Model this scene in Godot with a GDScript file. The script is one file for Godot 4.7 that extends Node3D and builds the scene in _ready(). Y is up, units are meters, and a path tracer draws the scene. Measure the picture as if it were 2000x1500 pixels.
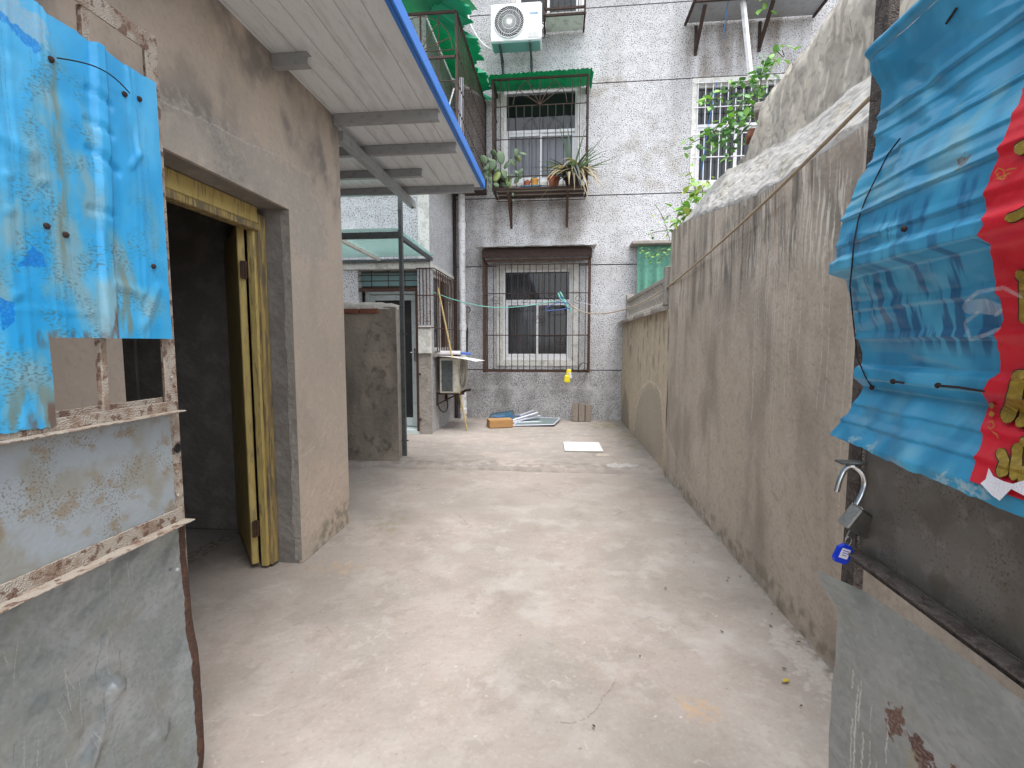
extends Node3D
# A concrete yard seen through an open sheet-metal gate. x right, y up, depth z runs into the yard (world -z).

const HH := 1.4
var M := {}
var taken := {}
var rng := RandomNumberGenerator.new()

# ---------------------------------------------------------------- basics
func V(x: float, y: float, z: float) -> Vector3:
	return Vector3(x, y, -z)

func _ready() -> void:
	rng.seed = 71
	set_view()
	make_materials()
	build_ground()
	build_house()
	build_apartment()
	build_right_walls()
	build_low_wall()
	build_canopy()
	build_cages()
	build_left_leaf()
	build_right_leaf()
	build_services()
	build_floor_things()
	build_lines()
	build_plants()

func set_view() -> void:
	var c := Camera3D.new()
	c.name = "camera"
	c.fov = rad_to_deg(2.0 * atan(750.0 / 940.0))
	c.near = 0.05
	c.far = 400.0
	c.position = Vector3(0, HH, 0)
	c.rotation_degrees = Vector3(-4.8645, 5.7503, 0)
	add_child(c)
	c.current = true
	var sky_mat := ProceduralSkyMaterial.new()
	sky_mat.sky_top_color = Color(0.89, 0.92, 0.96)
	sky_mat.sky_horizon_color = Color(0.86, 0.88, 0.90)
	sky_mat.sky_curve = 0.2
	sky_mat.ground_bottom_color = Color(0.35, 0.34, 0.32)
	sky_mat.ground_horizon_color = Color(0.6, 0.6, 0.6)
	sky_mat.sky_energy_multiplier = 1.0
	var sky := Sky.new()
	sky.sky_material = sky_mat
	var e := Environment.new()
	e.background_mode = Environment.BG_SKY
	e.sky = sky
	e.tonemap_mode = Environment.TONE_MAPPER_LINEAR
	e.tonemap_exposure = 2.95
	e.sdfgi_enabled = true
	e.ssao_enabled = true
	e.ssil_enabled = true
	var we := WorldEnvironment.new()
	we.name = "world_environment"
	we.environment = e
	add_child(we)
	var sun := DirectionalLight3D.new()
	sun.name = "sun"
	sun.light_energy = 0.5
	sun.light_color = Color(1.0, 0.99, 0.98)
	sun.light_angular_distance = 30.0
	sun.shadow_enabled = true
	add_child(sun)
	sun.look_at_from_position(Vector3(1.6, 8, 2.4), Vector3.ZERO, Vector3.UP)

func numbered(called: String) -> String:
	var n: int = taken.get(called, 0)
	taken[called] = n + 1
	return called if n == 0 else "%s_%03d" % [called, n]

func tag(o: Node, label: String, category: String, group := "", kind := "") -> Node:
	if label != "": o.set_meta("label", label)
	if category != "": o.set_meta("category", category)
	if group != "": o.set_meta("group", group)
	if kind != "": o.set_meta("kind", kind)
	return o

func thing(called: String, label: String, category: String, at: Vector3, group := "") -> Node3D:
	var o := Node3D.new()
	o.name = numbered(called)
	add_child(o)
	o.position = at
	tag(o, label, category, group)
	return o

func where(p: Node) -> Vector3:
	var s := Vector3.ZERO
	while p != self:
		s += (p as Node3D).position
		p = p.get_parent()
	return s

func put(called: String, mesh: Mesh, mat: Material, parent: Node = self, xf := Transform3D.IDENTITY) -> MeshInstance3D:
	var o := MeshInstance3D.new()
	o.name = numbered(called) if parent == self else called
	o.mesh = mesh
	o.material_override = mat
	parent.add_child(o, true)
	xf.origin -= where(parent)
	o.transform = xf
	return o

func obj(called: String, st: SurfaceTool, mat: Material, parent: Node = self) -> MeshInstance3D:
	return put(called, st.commit(), mat, parent)

# top-level thing made of one mesh: its node stands at the given base, the mesh is shifted
func solo(called: String, st: SurfaceTool, mat: Material, label: String, category: String, group := "") -> MeshInstance3D:
	var o := put(called, st.commit(), mat)
	tag(o, label, category, group)
	return o

func struct(called: String, st: SurfaceTool, mat: Material) -> MeshInstance3D:
	var o := put(called, st.commit(), mat)
	o.set_meta("kind", "structure")
	return o

func S() -> SurfaceTool:
	var st := SurfaceTool.new()
	st.begin(Mesh.PRIMITIVE_TRIANGLES)
	return st

func tri(st: SurfaceTool, a: Vector3, b: Vector3, c: Vector3, n: Vector3, ua := Vector2.ZERO, ub := Vector2.ZERO, uc := Vector2.ZERO) -> void:
	var g := (c - a).cross(b - a)
	if g.dot(n) < 0.0:
		g = -g
		var t := b; b = c; c = t
		var u := ub; ub = uc; uc = u
	g = g.normalized()
	for k in [[a, ua], [b, ub], [c, uc]]:
		var p: Vector3 = k[0]
		st.set_normal(g)
		st.set_uv(k[1])
		st.set_uv2(Vector2((p.x + 1.9) / 6.0, 1.0 - p.y / 7.0))
		st.add_vertex(p)

func quad(st: SurfaceTool, a: Vector3, b: Vector3, c: Vector3, d: Vector3, n: Vector3, uv := []) -> void:
	if uv.size() == 4:
		tri(st, a, b, c, n, uv[0], uv[1], uv[2]); tri(st, a, c, d, n, uv[0], uv[2], uv[3])
	else:
		tri(st, a, b, c, n); tri(st, a, c, d, n)

# box between two corners, edges chamfered by b
func box(st: SurfaceTool, lo: Vector3, hi: Vector3, b := 0.0) -> void:
	obox(st, (lo + hi) * 0.5, Basis.IDENTITY, (hi - lo).abs() * 0.5, b)

func obox(st: SurfaceTool, c: Vector3, B: Basis, h: Vector3, b := 0.0) -> void:
	b = minf(b, minf(h.x, minf(h.y, h.z)) * 0.8)
	for ax in 3:
		var u := (ax + 1) % 3
		var w := (ax + 2) % 3
		for s in [-1.0, 1.0]:
			var n := Vector3.ZERO; n[ax] = s
			var q := []
			for k in [[-1, -1], [1, -1], [1, 1], [-1, 1]]:
				var p := Vector3.ZERO
				p[ax] = s * h[ax]; p[u] = k[0] * (h[u] - b); p[w] = k[1] * (h[w] - b)
				q.append(c + B * p)
			quad(st, q[0], q[1], q[2], q[3], B * n)
	if b <= 0.0:
		return
	for ax in 3:
		var u := (ax + 1) % 3
		var w := (ax + 2) % 3
		for su in [-1.0, 1.0]:
			for sw in [-1.0, 1.0]:
				var q := []
				for k in [[-1.0, 0], [1.0, 0], [1.0, 1], [-1.0, 1]]:
					var p := Vector3.ZERO
					p[ax] = k[0] * (h[ax] - b)
					p[u] = su * (h[u] - (b if k[1] == 0 else 0.0))
					p[w] = sw * (h[w] - (b if k[1] == 1 else 0.0))
					q.append(c + B * p)
				var n := Vector3.ZERO; n[u] = su; n[w] = sw
				quad(st, q[0], q[1], q[2], q[3], B * n)
	for sx in [-1.0, 1.0]:
		for sy in [-1.0, 1.0]:
			for sz in [-1.0, 1.0]:
				var s := Vector3(sx, sy, sz)
				tri(st, c + B * (s * (h - Vector3(0, b, b))), c + B * (s * (h - Vector3(b, 0, b))), c + B * (s * (h - Vector3(b, b, 0))), B * s)

# square bar from a to b
func bar(st: SurfaceTool, a: Vector3, b: Vector3, w: float, t: float, up := Vector3.UP, bev := 0.0) -> void:
	var y := (b - a).normalized()
	if absf(y.dot(up)) > 0.99:
		up = Vector3(0, 0, 1)
	var x := up.cross(y).normalized()
	var z := x.cross(y)
	obox(st, (a + b) * 0.5, Basis(x, y, z), Vector3(w * 0.5, a.distance_to(b) * 0.5, t * 0.5), bev)

func tube(st: SurfaceTool, pts: Array, r, n := 6, caps := true) -> void:
	var rings := []
	var up := Vector3(0.13, 0.97, 0.21).normalized()
	for i in pts.size():
		var d: Vector3 = (pts[mini(i + 1, pts.size() - 1)] - pts[maxi(i - 1, 0)]).normalized()
		var x := up.cross(d)
		if x.length() < 0.05: x = Vector3(1, 0.1, 0.2).cross(d)
		x = x.normalized()
		var y := d.cross(x)
		up = y
		var rr: float = r[i] if r is Array else r
		var ring := []
		for k in n:
			var t := TAU * k / n
			ring.append([pts[i] + (x * cos(t) + y * sin(t)) * rr, x * cos(t) + y * sin(t)])
		rings.append(ring)
	for i in rings.size() - 1:
		for k in n:
			var k2 := (k + 1) % n
			var q := [rings[i][k], rings[i][k2], rings[i + 1][k2], rings[i + 1][k]]
			var g: Vector3 = (q[2][0] - q[0][0]).cross(q[1][0] - q[0][0])
			var ord := [0, 1, 2, 0, 2, 3] if g.dot(q[0][1] + q[2][1]) > 0 else [0, 2, 1, 0, 3, 2]
			for o in ord:
				st.set_normal(q[o][1]); st.set_uv(Vector2(float(k) / n, i * 0.1)); st.add_vertex(q[o][0])
	if caps:
		for e in [0, rings.size() - 1]:
			var d: Vector3 = pts[0] - pts[1] if e == 0 else pts[-1] - pts[-2]
			for k in range(1, n - 1):
				tri(st, rings[e][0][0], rings[e][k][0], rings[e][k + 1][0], d)

# surface of revolution about a vertical axis; prof = [[r, y], ...]
func lathe(st: SurfaceTool, c: Vector3, prof: Array, n := 14, ax := Basis.IDENTITY) -> void:
	for i in prof.size() - 1:
		for k in n:
			var t0 := TAU * k / n
			var t1 := TAU * (k + 1) / n
			var p := []
			for w in [[i, t0], [i, t1], [i + 1, t1], [i + 1, t0]]:
				p.append(c + ax * Vector3(prof[w[0]][0] * cos(w[1]), prof[w[0]][1], prof[w[0]][0] * sin(w[1])))
			var tm := (t0 + t1) * 0.5
			var dr: float = prof[i + 1][0] - prof[i][0]
			var dy: float = prof[i + 1][1] - prof[i][1]
			var nn := Vector3(dy * cos(tm), -dr, dy * sin(tm))
			quad(st, p[0], p[1], p[2], p[3], ax * nn)

# smooth grid surface: f(u, v) -> point, uvf(u, v) -> texture coordinate
func grid(st: SurfaceTool, nu: int, nv: int, f: Callable, uvf: Callable) -> void:
	for j in nv + 1:
		for i in nu + 1:
			var u := float(i) / nu
			var v := float(j) / nv
			st.set_uv(uvf.call(u, v))
			st.add_vertex(f.call(u, v))
	for j in nv:
		for i in nu:
			var a := j * (nu + 1) + i
			for k in [a, a + 1, a + nu + 2, a, a + nu + 2, a + nu + 1]:
				st.add_index(k)
	st.generate_normals()

func extrude(st: SurfaceTool, poly: PackedVector2Array, f: Callable, d0: float, d1: float) -> void:
	# f(p: Vector2, d) -> point; caps by triangulation
	var idx := Geometry2D.triangulate_polygon(poly)
	var c0 := Vector3.ZERO
	for p in poly: c0 += f.call(p, (d0 + d1) * 0.5)
	c0 /= poly.size()
	var dir: Vector3 = f.call(poly[0], d1) - f.call(poly[0], d0)
	for k in range(0, idx.size(), 3):
		tri(st, f.call(poly[idx[k]], d0), f.call(poly[idx[k + 1]], d0), f.call(poly[idx[k + 2]], d0), -dir)
		tri(st, f.call(poly[idx[k]], d1), f.call(poly[idx[k + 1]], d1), f.call(poly[idx[k + 2]], d1), dir)
	var cw := 1.0 if Geometry2D.is_polygon_clockwise(poly) else -1.0
	for k in poly.size():
		var p := poly[k]
		var q := poly[(k + 1) % poly.size()]
		var e := (q - p)
		var m := (p + q) * 0.5
		var outw := Vector2(-e.y, e.x).normalized() * 0.01
		if Geometry2D.is_point_in_polygon(m + outw * 0.1, poly): outw = -outw
		var n3: Vector3 = f.call(m + outw, d0) - f.call(m, d0)
		quad(st, f.call(p, d0), f.call(q, d0), f.call(q, d1), f.call(p, d1), n3)

# wall slab in a plane with rectangular holes. pf(a, b, d) -> point; a along, b up
func holed(st: SurfaceTool, a0: float, a1: float, b0: float, b1: float, holes: Array, pf: Callable, t: float) -> void:
	var xs := [a0, a1]
	var ys := [b0, b1]
	for h in holes:
		for k in [h[0], h[1]]:
			if k > a0 + 0.001 and k < a1 - 0.001 and not xs.has(k): xs.append(k)
		for k in [h[2], h[3]]:
			if k > b0 + 0.001 and k < b1 - 0.001 and not ys.has(k): ys.append(k)
	xs.sort(); ys.sort()
	var inside := func(i: int, j: int) -> bool:
		if i < 0 or j < 0 or i >= xs.size() - 1 or j >= ys.size() - 1: return false
		var cx: float = (xs[i] + xs[i + 1]) * 0.5
		var cy: float = (ys[j] + ys[j + 1]) * 0.5
		for h in holes:
			if cx > h[0] and cx < h[1] and cy > h[2] and cy < h[3]: return false
		return true
	var fn: Vector3 = pf.call(a0, b0, 0.0) - pf.call(a0, b0, t)
	var an: Vector3 = pf.call(a1, b0, 0.0) - pf.call(a0, b0, 0.0)
	var bn: Vector3 = pf.call(a0, b1, 0.0) - pf.call(a0, b0, 0.0)
	for i in xs.size() - 1:
		for j in ys.size() - 1:
			if not inside.call(i, j): continue
			var x0: float = xs[i]; var x1: float = xs[i + 1]; var y0: float = ys[j]; var y1: float = ys[j + 1]
			quad(st, pf.call(x0, y0, 0.0), pf.call(x1, y0, 0.0), pf.call(x1, y1, 0.0), pf.call(x0, y1, 0.0), fn, [Vector2(x0, y0), Vector2(x1, y0), Vector2(x1, y1), Vector2(x0, y1)])
			quad(st, pf.call(x0, y0, t), pf.call(x1, y0, t), pf.call(x1, y1, t), pf.call(x0, y1, t), -fn)
			if not inside.call(i - 1, j): quad(st, pf.call(x0, y0, 0.0), pf.call(x0, y1, 0.0), pf.call(x0, y1, t), pf.call(x0, y0, t), -an)
			if not inside.call(i + 1, j): quad(st, pf.call(x1, y0, 0.0), pf.call(x1, y1, 0.0), pf.call(x1, y1, t), pf.call(x1, y0, t), an)
			if not inside.call(i, j - 1): quad(st, pf.call(x0, y0, 0.0), pf.call(x1, y0, 0.0), pf.call(x1, y0, t), pf.call(x0, y0, t), -bn)
			if not inside.call(i, j + 1): quad(st, pf.call(x0, y1, 0.0), pf.call(x1, y1, 0.0), pf.call(x1, y1, t), pf.call(x0, y1, t), bn)

# a pixel of the photograph gives a direction; the depth z fixes the point
func px(x: float, y: float, z: float) -> Vector3:
	var d := Vector3((x - 1000.0) / 940.0, (750.0 - y) / 940.0, -1.0)
	var B := Basis.from_euler(Vector3(deg_to_rad(-4.8645), deg_to_rad(5.7503), 0))
	d = B * d
	return Vector3(0, HH, 0) + d * (z / -d.z)

func px_x(x: float, y: float, X: float) -> Vector3:
	var a := px(x, y, 1.0) - Vector3(0, HH, 0)
	return Vector3(0, HH, 0) + a * (X / a.x)

# ---------------------------------------------------------------- textures
func nz(sd: int, freq: float, w: int, h: int, oct := 4, sx := 1.0, sy := 1.0, type := FastNoiseLite.TYPE_SIMPLEX_SMOOTH) -> PackedByteArray:
	var n := FastNoiseLite.new()
	n.seed = sd
	n.noise_type = type
	n.frequency = freq
	n.fractal_octaves = oct
	var im := n.get_image(maxi(4, int(w / sx)), maxi(4, int(h / sy)), false, false, true)
	if sx != 1.0 or sy != 1.0: im.resize(w, h, Image.INTERPOLATE_CUBIC)
	im.convert(Image.FORMAT_L8)
	return im.get_data()

func tile_noise(sd: int, freq: float, w: int, oct := 4, type := FastNoiseLite.TYPE_SIMPLEX_SMOOTH) -> PackedByteArray:
	var n := FastNoiseLite.new()
	n.seed = sd
	n.noise_type = type
	n.frequency = freq
	n.fractal_octaves = oct
	if type == FastNoiseLite.TYPE_CELLULAR: n.fractal_type = FastNoiseLite.FRACTAL_NONE
	var im := n.get_seamless_image(w, w, false, false, 0.12, true)
	im.convert(Image.FORMAT_L8)
	return im.get_data()

func lut(lo: float, hi: float) -> PackedInt32Array:
	var l := PackedInt32Array()
	l.resize(256)
	for i in 256:
		l[i] = int(255.0 * smoothstep(lo, hi, i / 255.0)) if lo < hi else int(255.0 * (1.0 - smoothstep(hi, lo, i / 255.0)))
	return l

func canvas(w: int, h: int, c: Color) -> Image:
	var im := Image.create(w, h, false, Image.FORMAT_RGBA8)
	im.fill(c)
	return im

# blend colour c where noise a passes lo..hi (and noise b, and weight w)
func lay(im: Image, a: PackedByteArray, lo: float, hi: float, c: Color, alpha: float, b := PackedByteArray(), blo := 0.0, bhi := 1.0, wt := PackedByteArray()) -> void:
	var n := im.get_width() * im.get_height()
	var la := lut(lo, hi)
	var lb := lut(blo, bhi)
	var rgb := (int(c.b * 255) << 16) | (int(c.g * 255) << 8) | int(c.r * 255)
	var al := int(alpha * 256)
	var out := PackedInt32Array()
	out.resize(n)
	var has_b := b.size() > 0
	var has_w := wt.size() > 0
	for i in n:
		var m := la[a[i]]
		if m == 0:
			continue
		if has_b: m = m * lb[b[i]] >> 8
		if has_w: m = m * wt[i] >> 8
		out[i] = ((m * al >> 8) << 24) | rgb
	var over := Image.create_from_data(im.get_width(), im.get_height(), false, Image.FORMAT_RGBA8, out.to_byte_array())
	im.blend_rect(over, Rect2i(0, 0, im.get_width(), im.get_height()), Vector2i.ZERO)

# soft weights from blobs [u, v, ru, rv, strength]
func blobs(list: Array, w: int, h: int) -> PackedByteArray:
	var k := 96
	var im := Image.create(k, k, false, Image.FORMAT_L8)
	for j in k:
		for i in k:
			var s := 0.0
			for b in list:
				var dx: float = ((i + 0.5) / k - b[0]) / b[2]
				var dy: float = ((j + 0.5) / k - b[1]) / b[3]
				var d := dx * dx + dy * dy
				if d < 1.0: s = maxf(s, b[4] * minf(1.0, 2.2 * (1.0 - d)))
			im.set_pixel(i, j, Color(s, s, s))
	im.resize(w, h, Image.INTERPOLATE_BILINEAR)
	return im.get_data()

# polygon of colour with a ragged rim (points in 0..1)
func patch(im: Image, poly: Array, c: Color, alpha: float, sd := 1, rag := 4.0) -> void:
	var w := im.get_width()
	var h := im.get_height()
	var pp := PackedVector2Array()
	var lo := Vector2(1e9, 1e9)
	var hi := -lo
	for p in poly:
		var q := Vector2(p[0] * w, p[1] * h)
		pp.append(q); lo = lo.min(q); hi = hi.max(q)
	var n := FastNoiseLite.new()
	n.seed = sd; n.frequency = 0.06
	for y in range(maxi(0, int(lo.y - rag)), mini(h, int(hi.y + rag) + 1)):
		for x in range(maxi(0, int(lo.x - rag)), mini(w, int(hi.x + rag) + 1)):
			var d := Vector2(n.get_noise_2d(x, y), n.get_noise_2d(x + 900, y)) * rag * 2.0
			if Geometry2D.is_point_in_polygon(Vector2(x, y) + d, pp):
				var a := alpha * clampf(0.85 + n.get_noise_2d(x * 3.0, y * 3.0), 0.3, 1.0)
				im.set_pixel(x, y, im.get_pixel(x, y).lerp(c, a))

# ragged stroke along points in 0..1
func stroke(im: Image, pts: Array, wid: float, c: Color, alpha: float, sd := 1, gaps := 0.0) -> void:
	var w := im.get_width()
	var h := im.get_height()
	var n := FastNoiseLite.new()
	n.seed = sd; n.frequency = 0.09
	for k in pts.size() - 1:
		var a := Vector2(pts[k][0] * w, pts[k][1] * h)
		var b := Vector2(pts[k + 1][0] * w, pts[k + 1][1] * h)
		var steps := int(a.distance_to(b)) + 1
		for i in steps:
			var p := a.lerp(b, float(i) / steps)
			p += Vector2(n.get_noise_2d(p.x * 0.6, p.y * 0.6), n.get_noise_2d(p.y * 0.6, p.x * 0.6 + 50)) * wid * 1.2
			var g := n.get_noise_2d(p.x * 1.7 + 300, p.y * 1.7)
			if g < gaps - 0.5: continue
			var r := wid * (0.6 + 0.8 * absf(g))
			for yy in range(int(p.y - r), int(p.y + r) + 1):
				for xx in range(int(p.x - r), int(p.x + r) + 1):
					if xx < 0 or yy < 0 or xx >= w or yy >= h: continue
					if Vector2(xx + 0.5, yy + 0.5).distance_to(p) <= maxf(r, 0.7):
						im.set_pixel(xx, yy, im.get_pixel(xx, yy).lerp(c, alpha * 0.6))

func gray_image(data: PackedByteArray, w: int, h: int) -> Image:
	return Image.create_from_data(w, h, false, Image.FORMAT_L8, data)

func tex(im: Image) -> ImageTexture:
	return ImageTexture.create_from_image(im)

func mat(c: Color, rough := 0.8, metal := 0.0, im: Image = null, bump: Image = null, bscale := 1.0, tri_scale := 0.0) -> StandardMaterial3D:
	var m := StandardMaterial3D.new()
	m.albedo_color = c
	m.roughness = rough
	m.metallic = metal
	if im: m.albedo_texture = tex(im)
	if bump:
		m.heightmap_enabled = true
		m.heightmap_texture = tex(bump)
		m.heightmap_scale = bscale
	if tri_scale > 0.0:
		m.uv1_triplanar = true
		m.uv1_world_triplanar = true
		m.uv1_scale = Vector3.ONE * tri_scale
	return m

func C(r: int, g: int, b: int) -> Color:
	return Color(r / 255.0, g / 255.0, b / 255.0)

# tiling weathered coat: base, then [seed, freq, lo, hi, colour, alpha]
func coat(w: int, base: Color, layers: Array) -> Image:
	var im := canvas(w, w, base)
	for l in layers:
		lay(im, tile_noise(l[0], l[1], w, 4), l[2], l[3], l[4], l[5])
	return im

func make_materials() -> void:
	var fine := gray_image(tile_noise(3, 0.05, 512, 5), 512, 512)
	var grit := gray_image(tile_noise(4, 0.16, 512, 3), 512, 512)
	# pebble-dash render
	var pn := tile_noise(11, 0.105, 512, 2)
	var pi := canvas(512, 512, C(204, 203, 205))
	lay(pi, tile_noise(13, 0.04, 512, 3), 0.4, 0.9, C(180, 179, 182), 0.5)
	lay(pi, pn, 0.56, 0.74, C(78, 78, 82), 0.72, tile_noise(15, 0.015, 512, 3), 0.05, 0.6)
	lay(pi, tile_noise(14, 0.12, 512, 2), 0.32, 0.16, C(220, 219, 219), 0.7)
	lay(pi, tile_noise(12, 0.008, 512, 3), 0.5, 0.9, C(162, 160, 160), 0.25)
	var pbump := gray_image(pn, 512, 512)
	M.pebble = mat(Color.WHITE, 0.92, 0, pi, pbump, -1.0, 0.72)
	var pd := canvas(512, 512, C(202, 201, 202))
	lay(pd, tile_noise(13, 0.04, 512, 3), 0.35, 0.85, C(160, 159, 160), 0.6)
	lay(pd, pn, 0.52, 0.72, C(80, 80, 83), 0.7, tile_noise(16, 0.006, 512, 4), 0.1, 0.7)
	lay(pd, tile_noise(17, 0.006, 512, 5), 0.5, 0.9, C(136, 133, 130), 0.35)
	M.pebble_dirty = mat(Color.WHITE, 0.92, 0, pd, pbump, -1.0, 0.72)
	# grime on the block: u = (x + 1.9) / 6, v = 1 - y / 7
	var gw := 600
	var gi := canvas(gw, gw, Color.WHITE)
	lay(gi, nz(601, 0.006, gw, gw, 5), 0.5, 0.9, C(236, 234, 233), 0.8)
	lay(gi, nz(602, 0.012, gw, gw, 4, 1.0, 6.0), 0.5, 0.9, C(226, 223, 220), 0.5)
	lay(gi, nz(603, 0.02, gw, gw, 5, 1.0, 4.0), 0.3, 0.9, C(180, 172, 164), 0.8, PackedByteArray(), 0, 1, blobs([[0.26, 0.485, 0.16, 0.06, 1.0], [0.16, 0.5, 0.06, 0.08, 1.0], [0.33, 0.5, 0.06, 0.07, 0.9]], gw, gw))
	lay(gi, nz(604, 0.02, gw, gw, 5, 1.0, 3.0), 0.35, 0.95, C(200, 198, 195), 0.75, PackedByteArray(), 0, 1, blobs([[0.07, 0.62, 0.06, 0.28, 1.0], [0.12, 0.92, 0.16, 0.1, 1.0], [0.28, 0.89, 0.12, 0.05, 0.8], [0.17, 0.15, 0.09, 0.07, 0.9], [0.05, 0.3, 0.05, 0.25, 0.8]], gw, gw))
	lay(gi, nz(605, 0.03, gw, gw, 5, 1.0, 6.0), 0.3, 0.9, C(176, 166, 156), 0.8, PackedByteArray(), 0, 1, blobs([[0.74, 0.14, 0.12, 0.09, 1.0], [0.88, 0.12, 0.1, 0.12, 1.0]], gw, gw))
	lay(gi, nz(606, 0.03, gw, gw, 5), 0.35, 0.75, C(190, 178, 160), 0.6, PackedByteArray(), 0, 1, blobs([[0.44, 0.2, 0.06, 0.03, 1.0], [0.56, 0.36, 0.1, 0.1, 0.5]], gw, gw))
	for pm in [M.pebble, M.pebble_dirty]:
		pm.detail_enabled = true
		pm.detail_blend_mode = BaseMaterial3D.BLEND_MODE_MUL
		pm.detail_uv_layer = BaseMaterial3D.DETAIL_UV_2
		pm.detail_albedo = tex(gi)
	M.trim = mat(Color.WHITE, 0.85, 0, coat(256, C(214, 212, 206), [[21, 0.02, 0.5, 0.9, C(170, 165, 156), 0.6], [22, 0.1, 0.68, 0.8, C(120, 112, 104), 0.5]]), fine, 0.4, 1.1)
	M.cement = mat(Color.WHITE, 0.9, 0, coat(512, C(150, 144, 136), [[31, 0.01, 0.4, 0.9, C(124, 118, 111), 0.6], [32, 0.03, 0.5, 0.9, C(172, 165, 156), 0.4], [33, 0.18, 0.62, 0.85, C(108, 103, 97), 0.3]]), fine, 0.6, 0.9)
	M.mortar = mat(Color.WHITE, 0.92, 0, coat(512, C(183, 178, 171), [[36, 0.01, 0.4, 0.85, C(200, 196, 188), 0.7], [37, 0.03, 0.5, 0.9, C(150, 144, 137), 0.5], [38, 0.15, 0.65, 0.85, C(126, 121, 115), 0.35]]), fine, 1.0, 0.8)
	M.joint = mat(C(70, 68, 66), 0.95, 0, null, fine, 0.5, 1.0)
	M.room = mat(C(128, 122, 116), 0.95, 0, null, fine, 0.4, 0.8)
	# metals
	M.rust = mat(Color.WHITE, 0.85, 0.1, coat(256, C(74, 52, 42), [[51, 0.03, 0.5, 0.8, C(98, 66, 48), 0.8], [52, 0.12, 0.6, 0.8, C(45, 33, 30), 0.7]]), grit, 0.3, 2.2)
	M.rust_dark = mat(Color.WHITE, 0.85, 0.1, coat(256, C(62, 48, 43), [[53, 0.03, 0.5, 0.8, C(84, 62, 52), 0.8], [54, 0.12, 0.6, 0.8, C(38, 31, 29), 0.7]]), grit, 0.3, 2.0)
	var fi := coat(512, C(170, 160, 148), [[55, 0.008, 0.45, 0.8, C(136, 112, 94), 0.7], [56, 0.02, 0.6, 0.78, C(98, 70, 58), 0.75], [57, 0.1, 0.6, 0.85, C(192, 184, 172), 0.4]])
	M.frame_left = mat(Color.WHITE, 0.75, 0.1, fi, grit, 0.35, 2.4)
	var fr := coat(512, C(88, 80, 76), [[58, 0.02, 0.48, 0.65, C(64, 54, 50), 0.8], [59, 0.06, 0.6, 0.75, C(112, 102, 95), 0.7]])
	M.frame_right = mat(Color.WHITE, 0.8, 0.1, fr, grit, 0.35, 2.4)
	M.steel = mat(Color.WHITE, 0.5, 0.3, coat(256, C(162, 164, 166), [[61, 0.03, 0.5, 0.85, C(140, 142, 145), 0.7], [62, 0.15, 0.65, 0.8, C(164, 166, 168), 0.5]]), fine, 0.1, 1.5)
	M.dark_steel = mat(Color.WHITE, 0.45, 0.4, coat(256, C(92, 96, 98), [[63, 0.03, 0.5, 0.85, C(74, 78, 80), 0.7]]), fine, 0.1, 1.5)
	M.chrome = mat(C(205, 207, 210), 0.18, 1.0)
	M.lock = mat(Color.WHITE, 0.42, 0.8, coat(256, C(152, 150, 146), [[64, 0.05, 0.5, 0.8, C(118, 114, 108), 0.7]]), grit, 0.06, 6.0)
	M.bolt = mat(C(60, 44, 40), 0.8, 0.3)
	M.wire = mat(C(38, 34, 34), 0.7, 0.4)
	M.soffit = mat(Color.WHITE, 0.35, 0.0, coat(256, C(224, 228, 231), [[65, 0.02, 0.5, 0.9, C(200, 202, 202), 0.6], [66, 0.1, 0.66, 0.85, C(186, 186, 182), 0.35]]), fine, 0.03, 0.5)
	M.soffit.uv1_scale = Vector3(2.2, 2.2, 0.35)
	M.fascia = mat(C(42, 120, 212), 0.35, 0.0, null, fine, 0.05, 0.7)
	M.seam = mat(C(120, 120, 120), 0.8)
	# paints and plastics
	M.white_pvc = mat(Color.WHITE, 0.45, 0, coat(256, C(226, 226, 228), [[71, 0.02, 0.55, 0.9, C(196, 194, 192), 0.6], [72, 0.1, 0.7, 0.85, C(176, 172, 166), 0.4]]), null, 1, 1.2)
	M.pipe = mat(Color.WHITE, 0.45, 0, coat(256, C(242, 241, 243), [[73, 0.02, 0.5, 0.9, C(186, 182, 182), 0.6], [74, 0.09, 0.66, 0.85, C(150, 144, 138), 0.4]]), null, 1, 1.2)
	M.ac_white = mat(Color.WHITE, 0.5, 0, coat(256, C(228, 229, 230), [[75, 0.02, 0.6, 0.95, C(205, 205, 204), 0.5]]), null, 1, 1.0)
	M.ac_old = mat(Color.WHITE, 0.6, 0, coat(256, C(196, 192, 180), [[76, 0.02, 0.5, 0.9, C(150, 144, 132), 0.6], [77, 0.1, 0.68, 0.8, C(105, 94, 82), 0.5]]), null, 1, 1.4)
	M.black = mat(C(26, 26, 28), 0.6)
	M.blue_print = mat(C(60, 130, 185), 0.5)
	M.yellow = mat(Color.WHITE, 0.7, 0, coat(512, C(186, 164, 100), [[81, 0.008, 0.45, 0.85, C(166, 144, 82), 0.6], [82, 0.02, 0.6, 0.8, C(112, 101, 84), 0.6], [83, 0.1, 0.62, 0.85, C(206, 190, 140), 0.4]]), fine, 0.2, 1.3)
	M.yellow.uv1_scale = Vector3(3.4, 0.45, 3.4)
	M.yellow_worn = mat(Color.WHITE, 0.8, 0, coat(512, C(142, 122, 82), [[84, 0.01, 0.4, 0.8, C(92, 85, 76), 0.75], [85, 0.014, 0.5, 0.7, C(182, 158, 88), 0.75], [86, 0.1, 0.6, 0.85, C(110, 100, 86), 0.4]]), fine, 0.25, 1.3)
	M.yellow_worn.uv1_scale = Vector3(3.4, 0.45, 3.4)
	M.bright_yellow = mat(C(232, 214, 30), 0.55)
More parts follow.
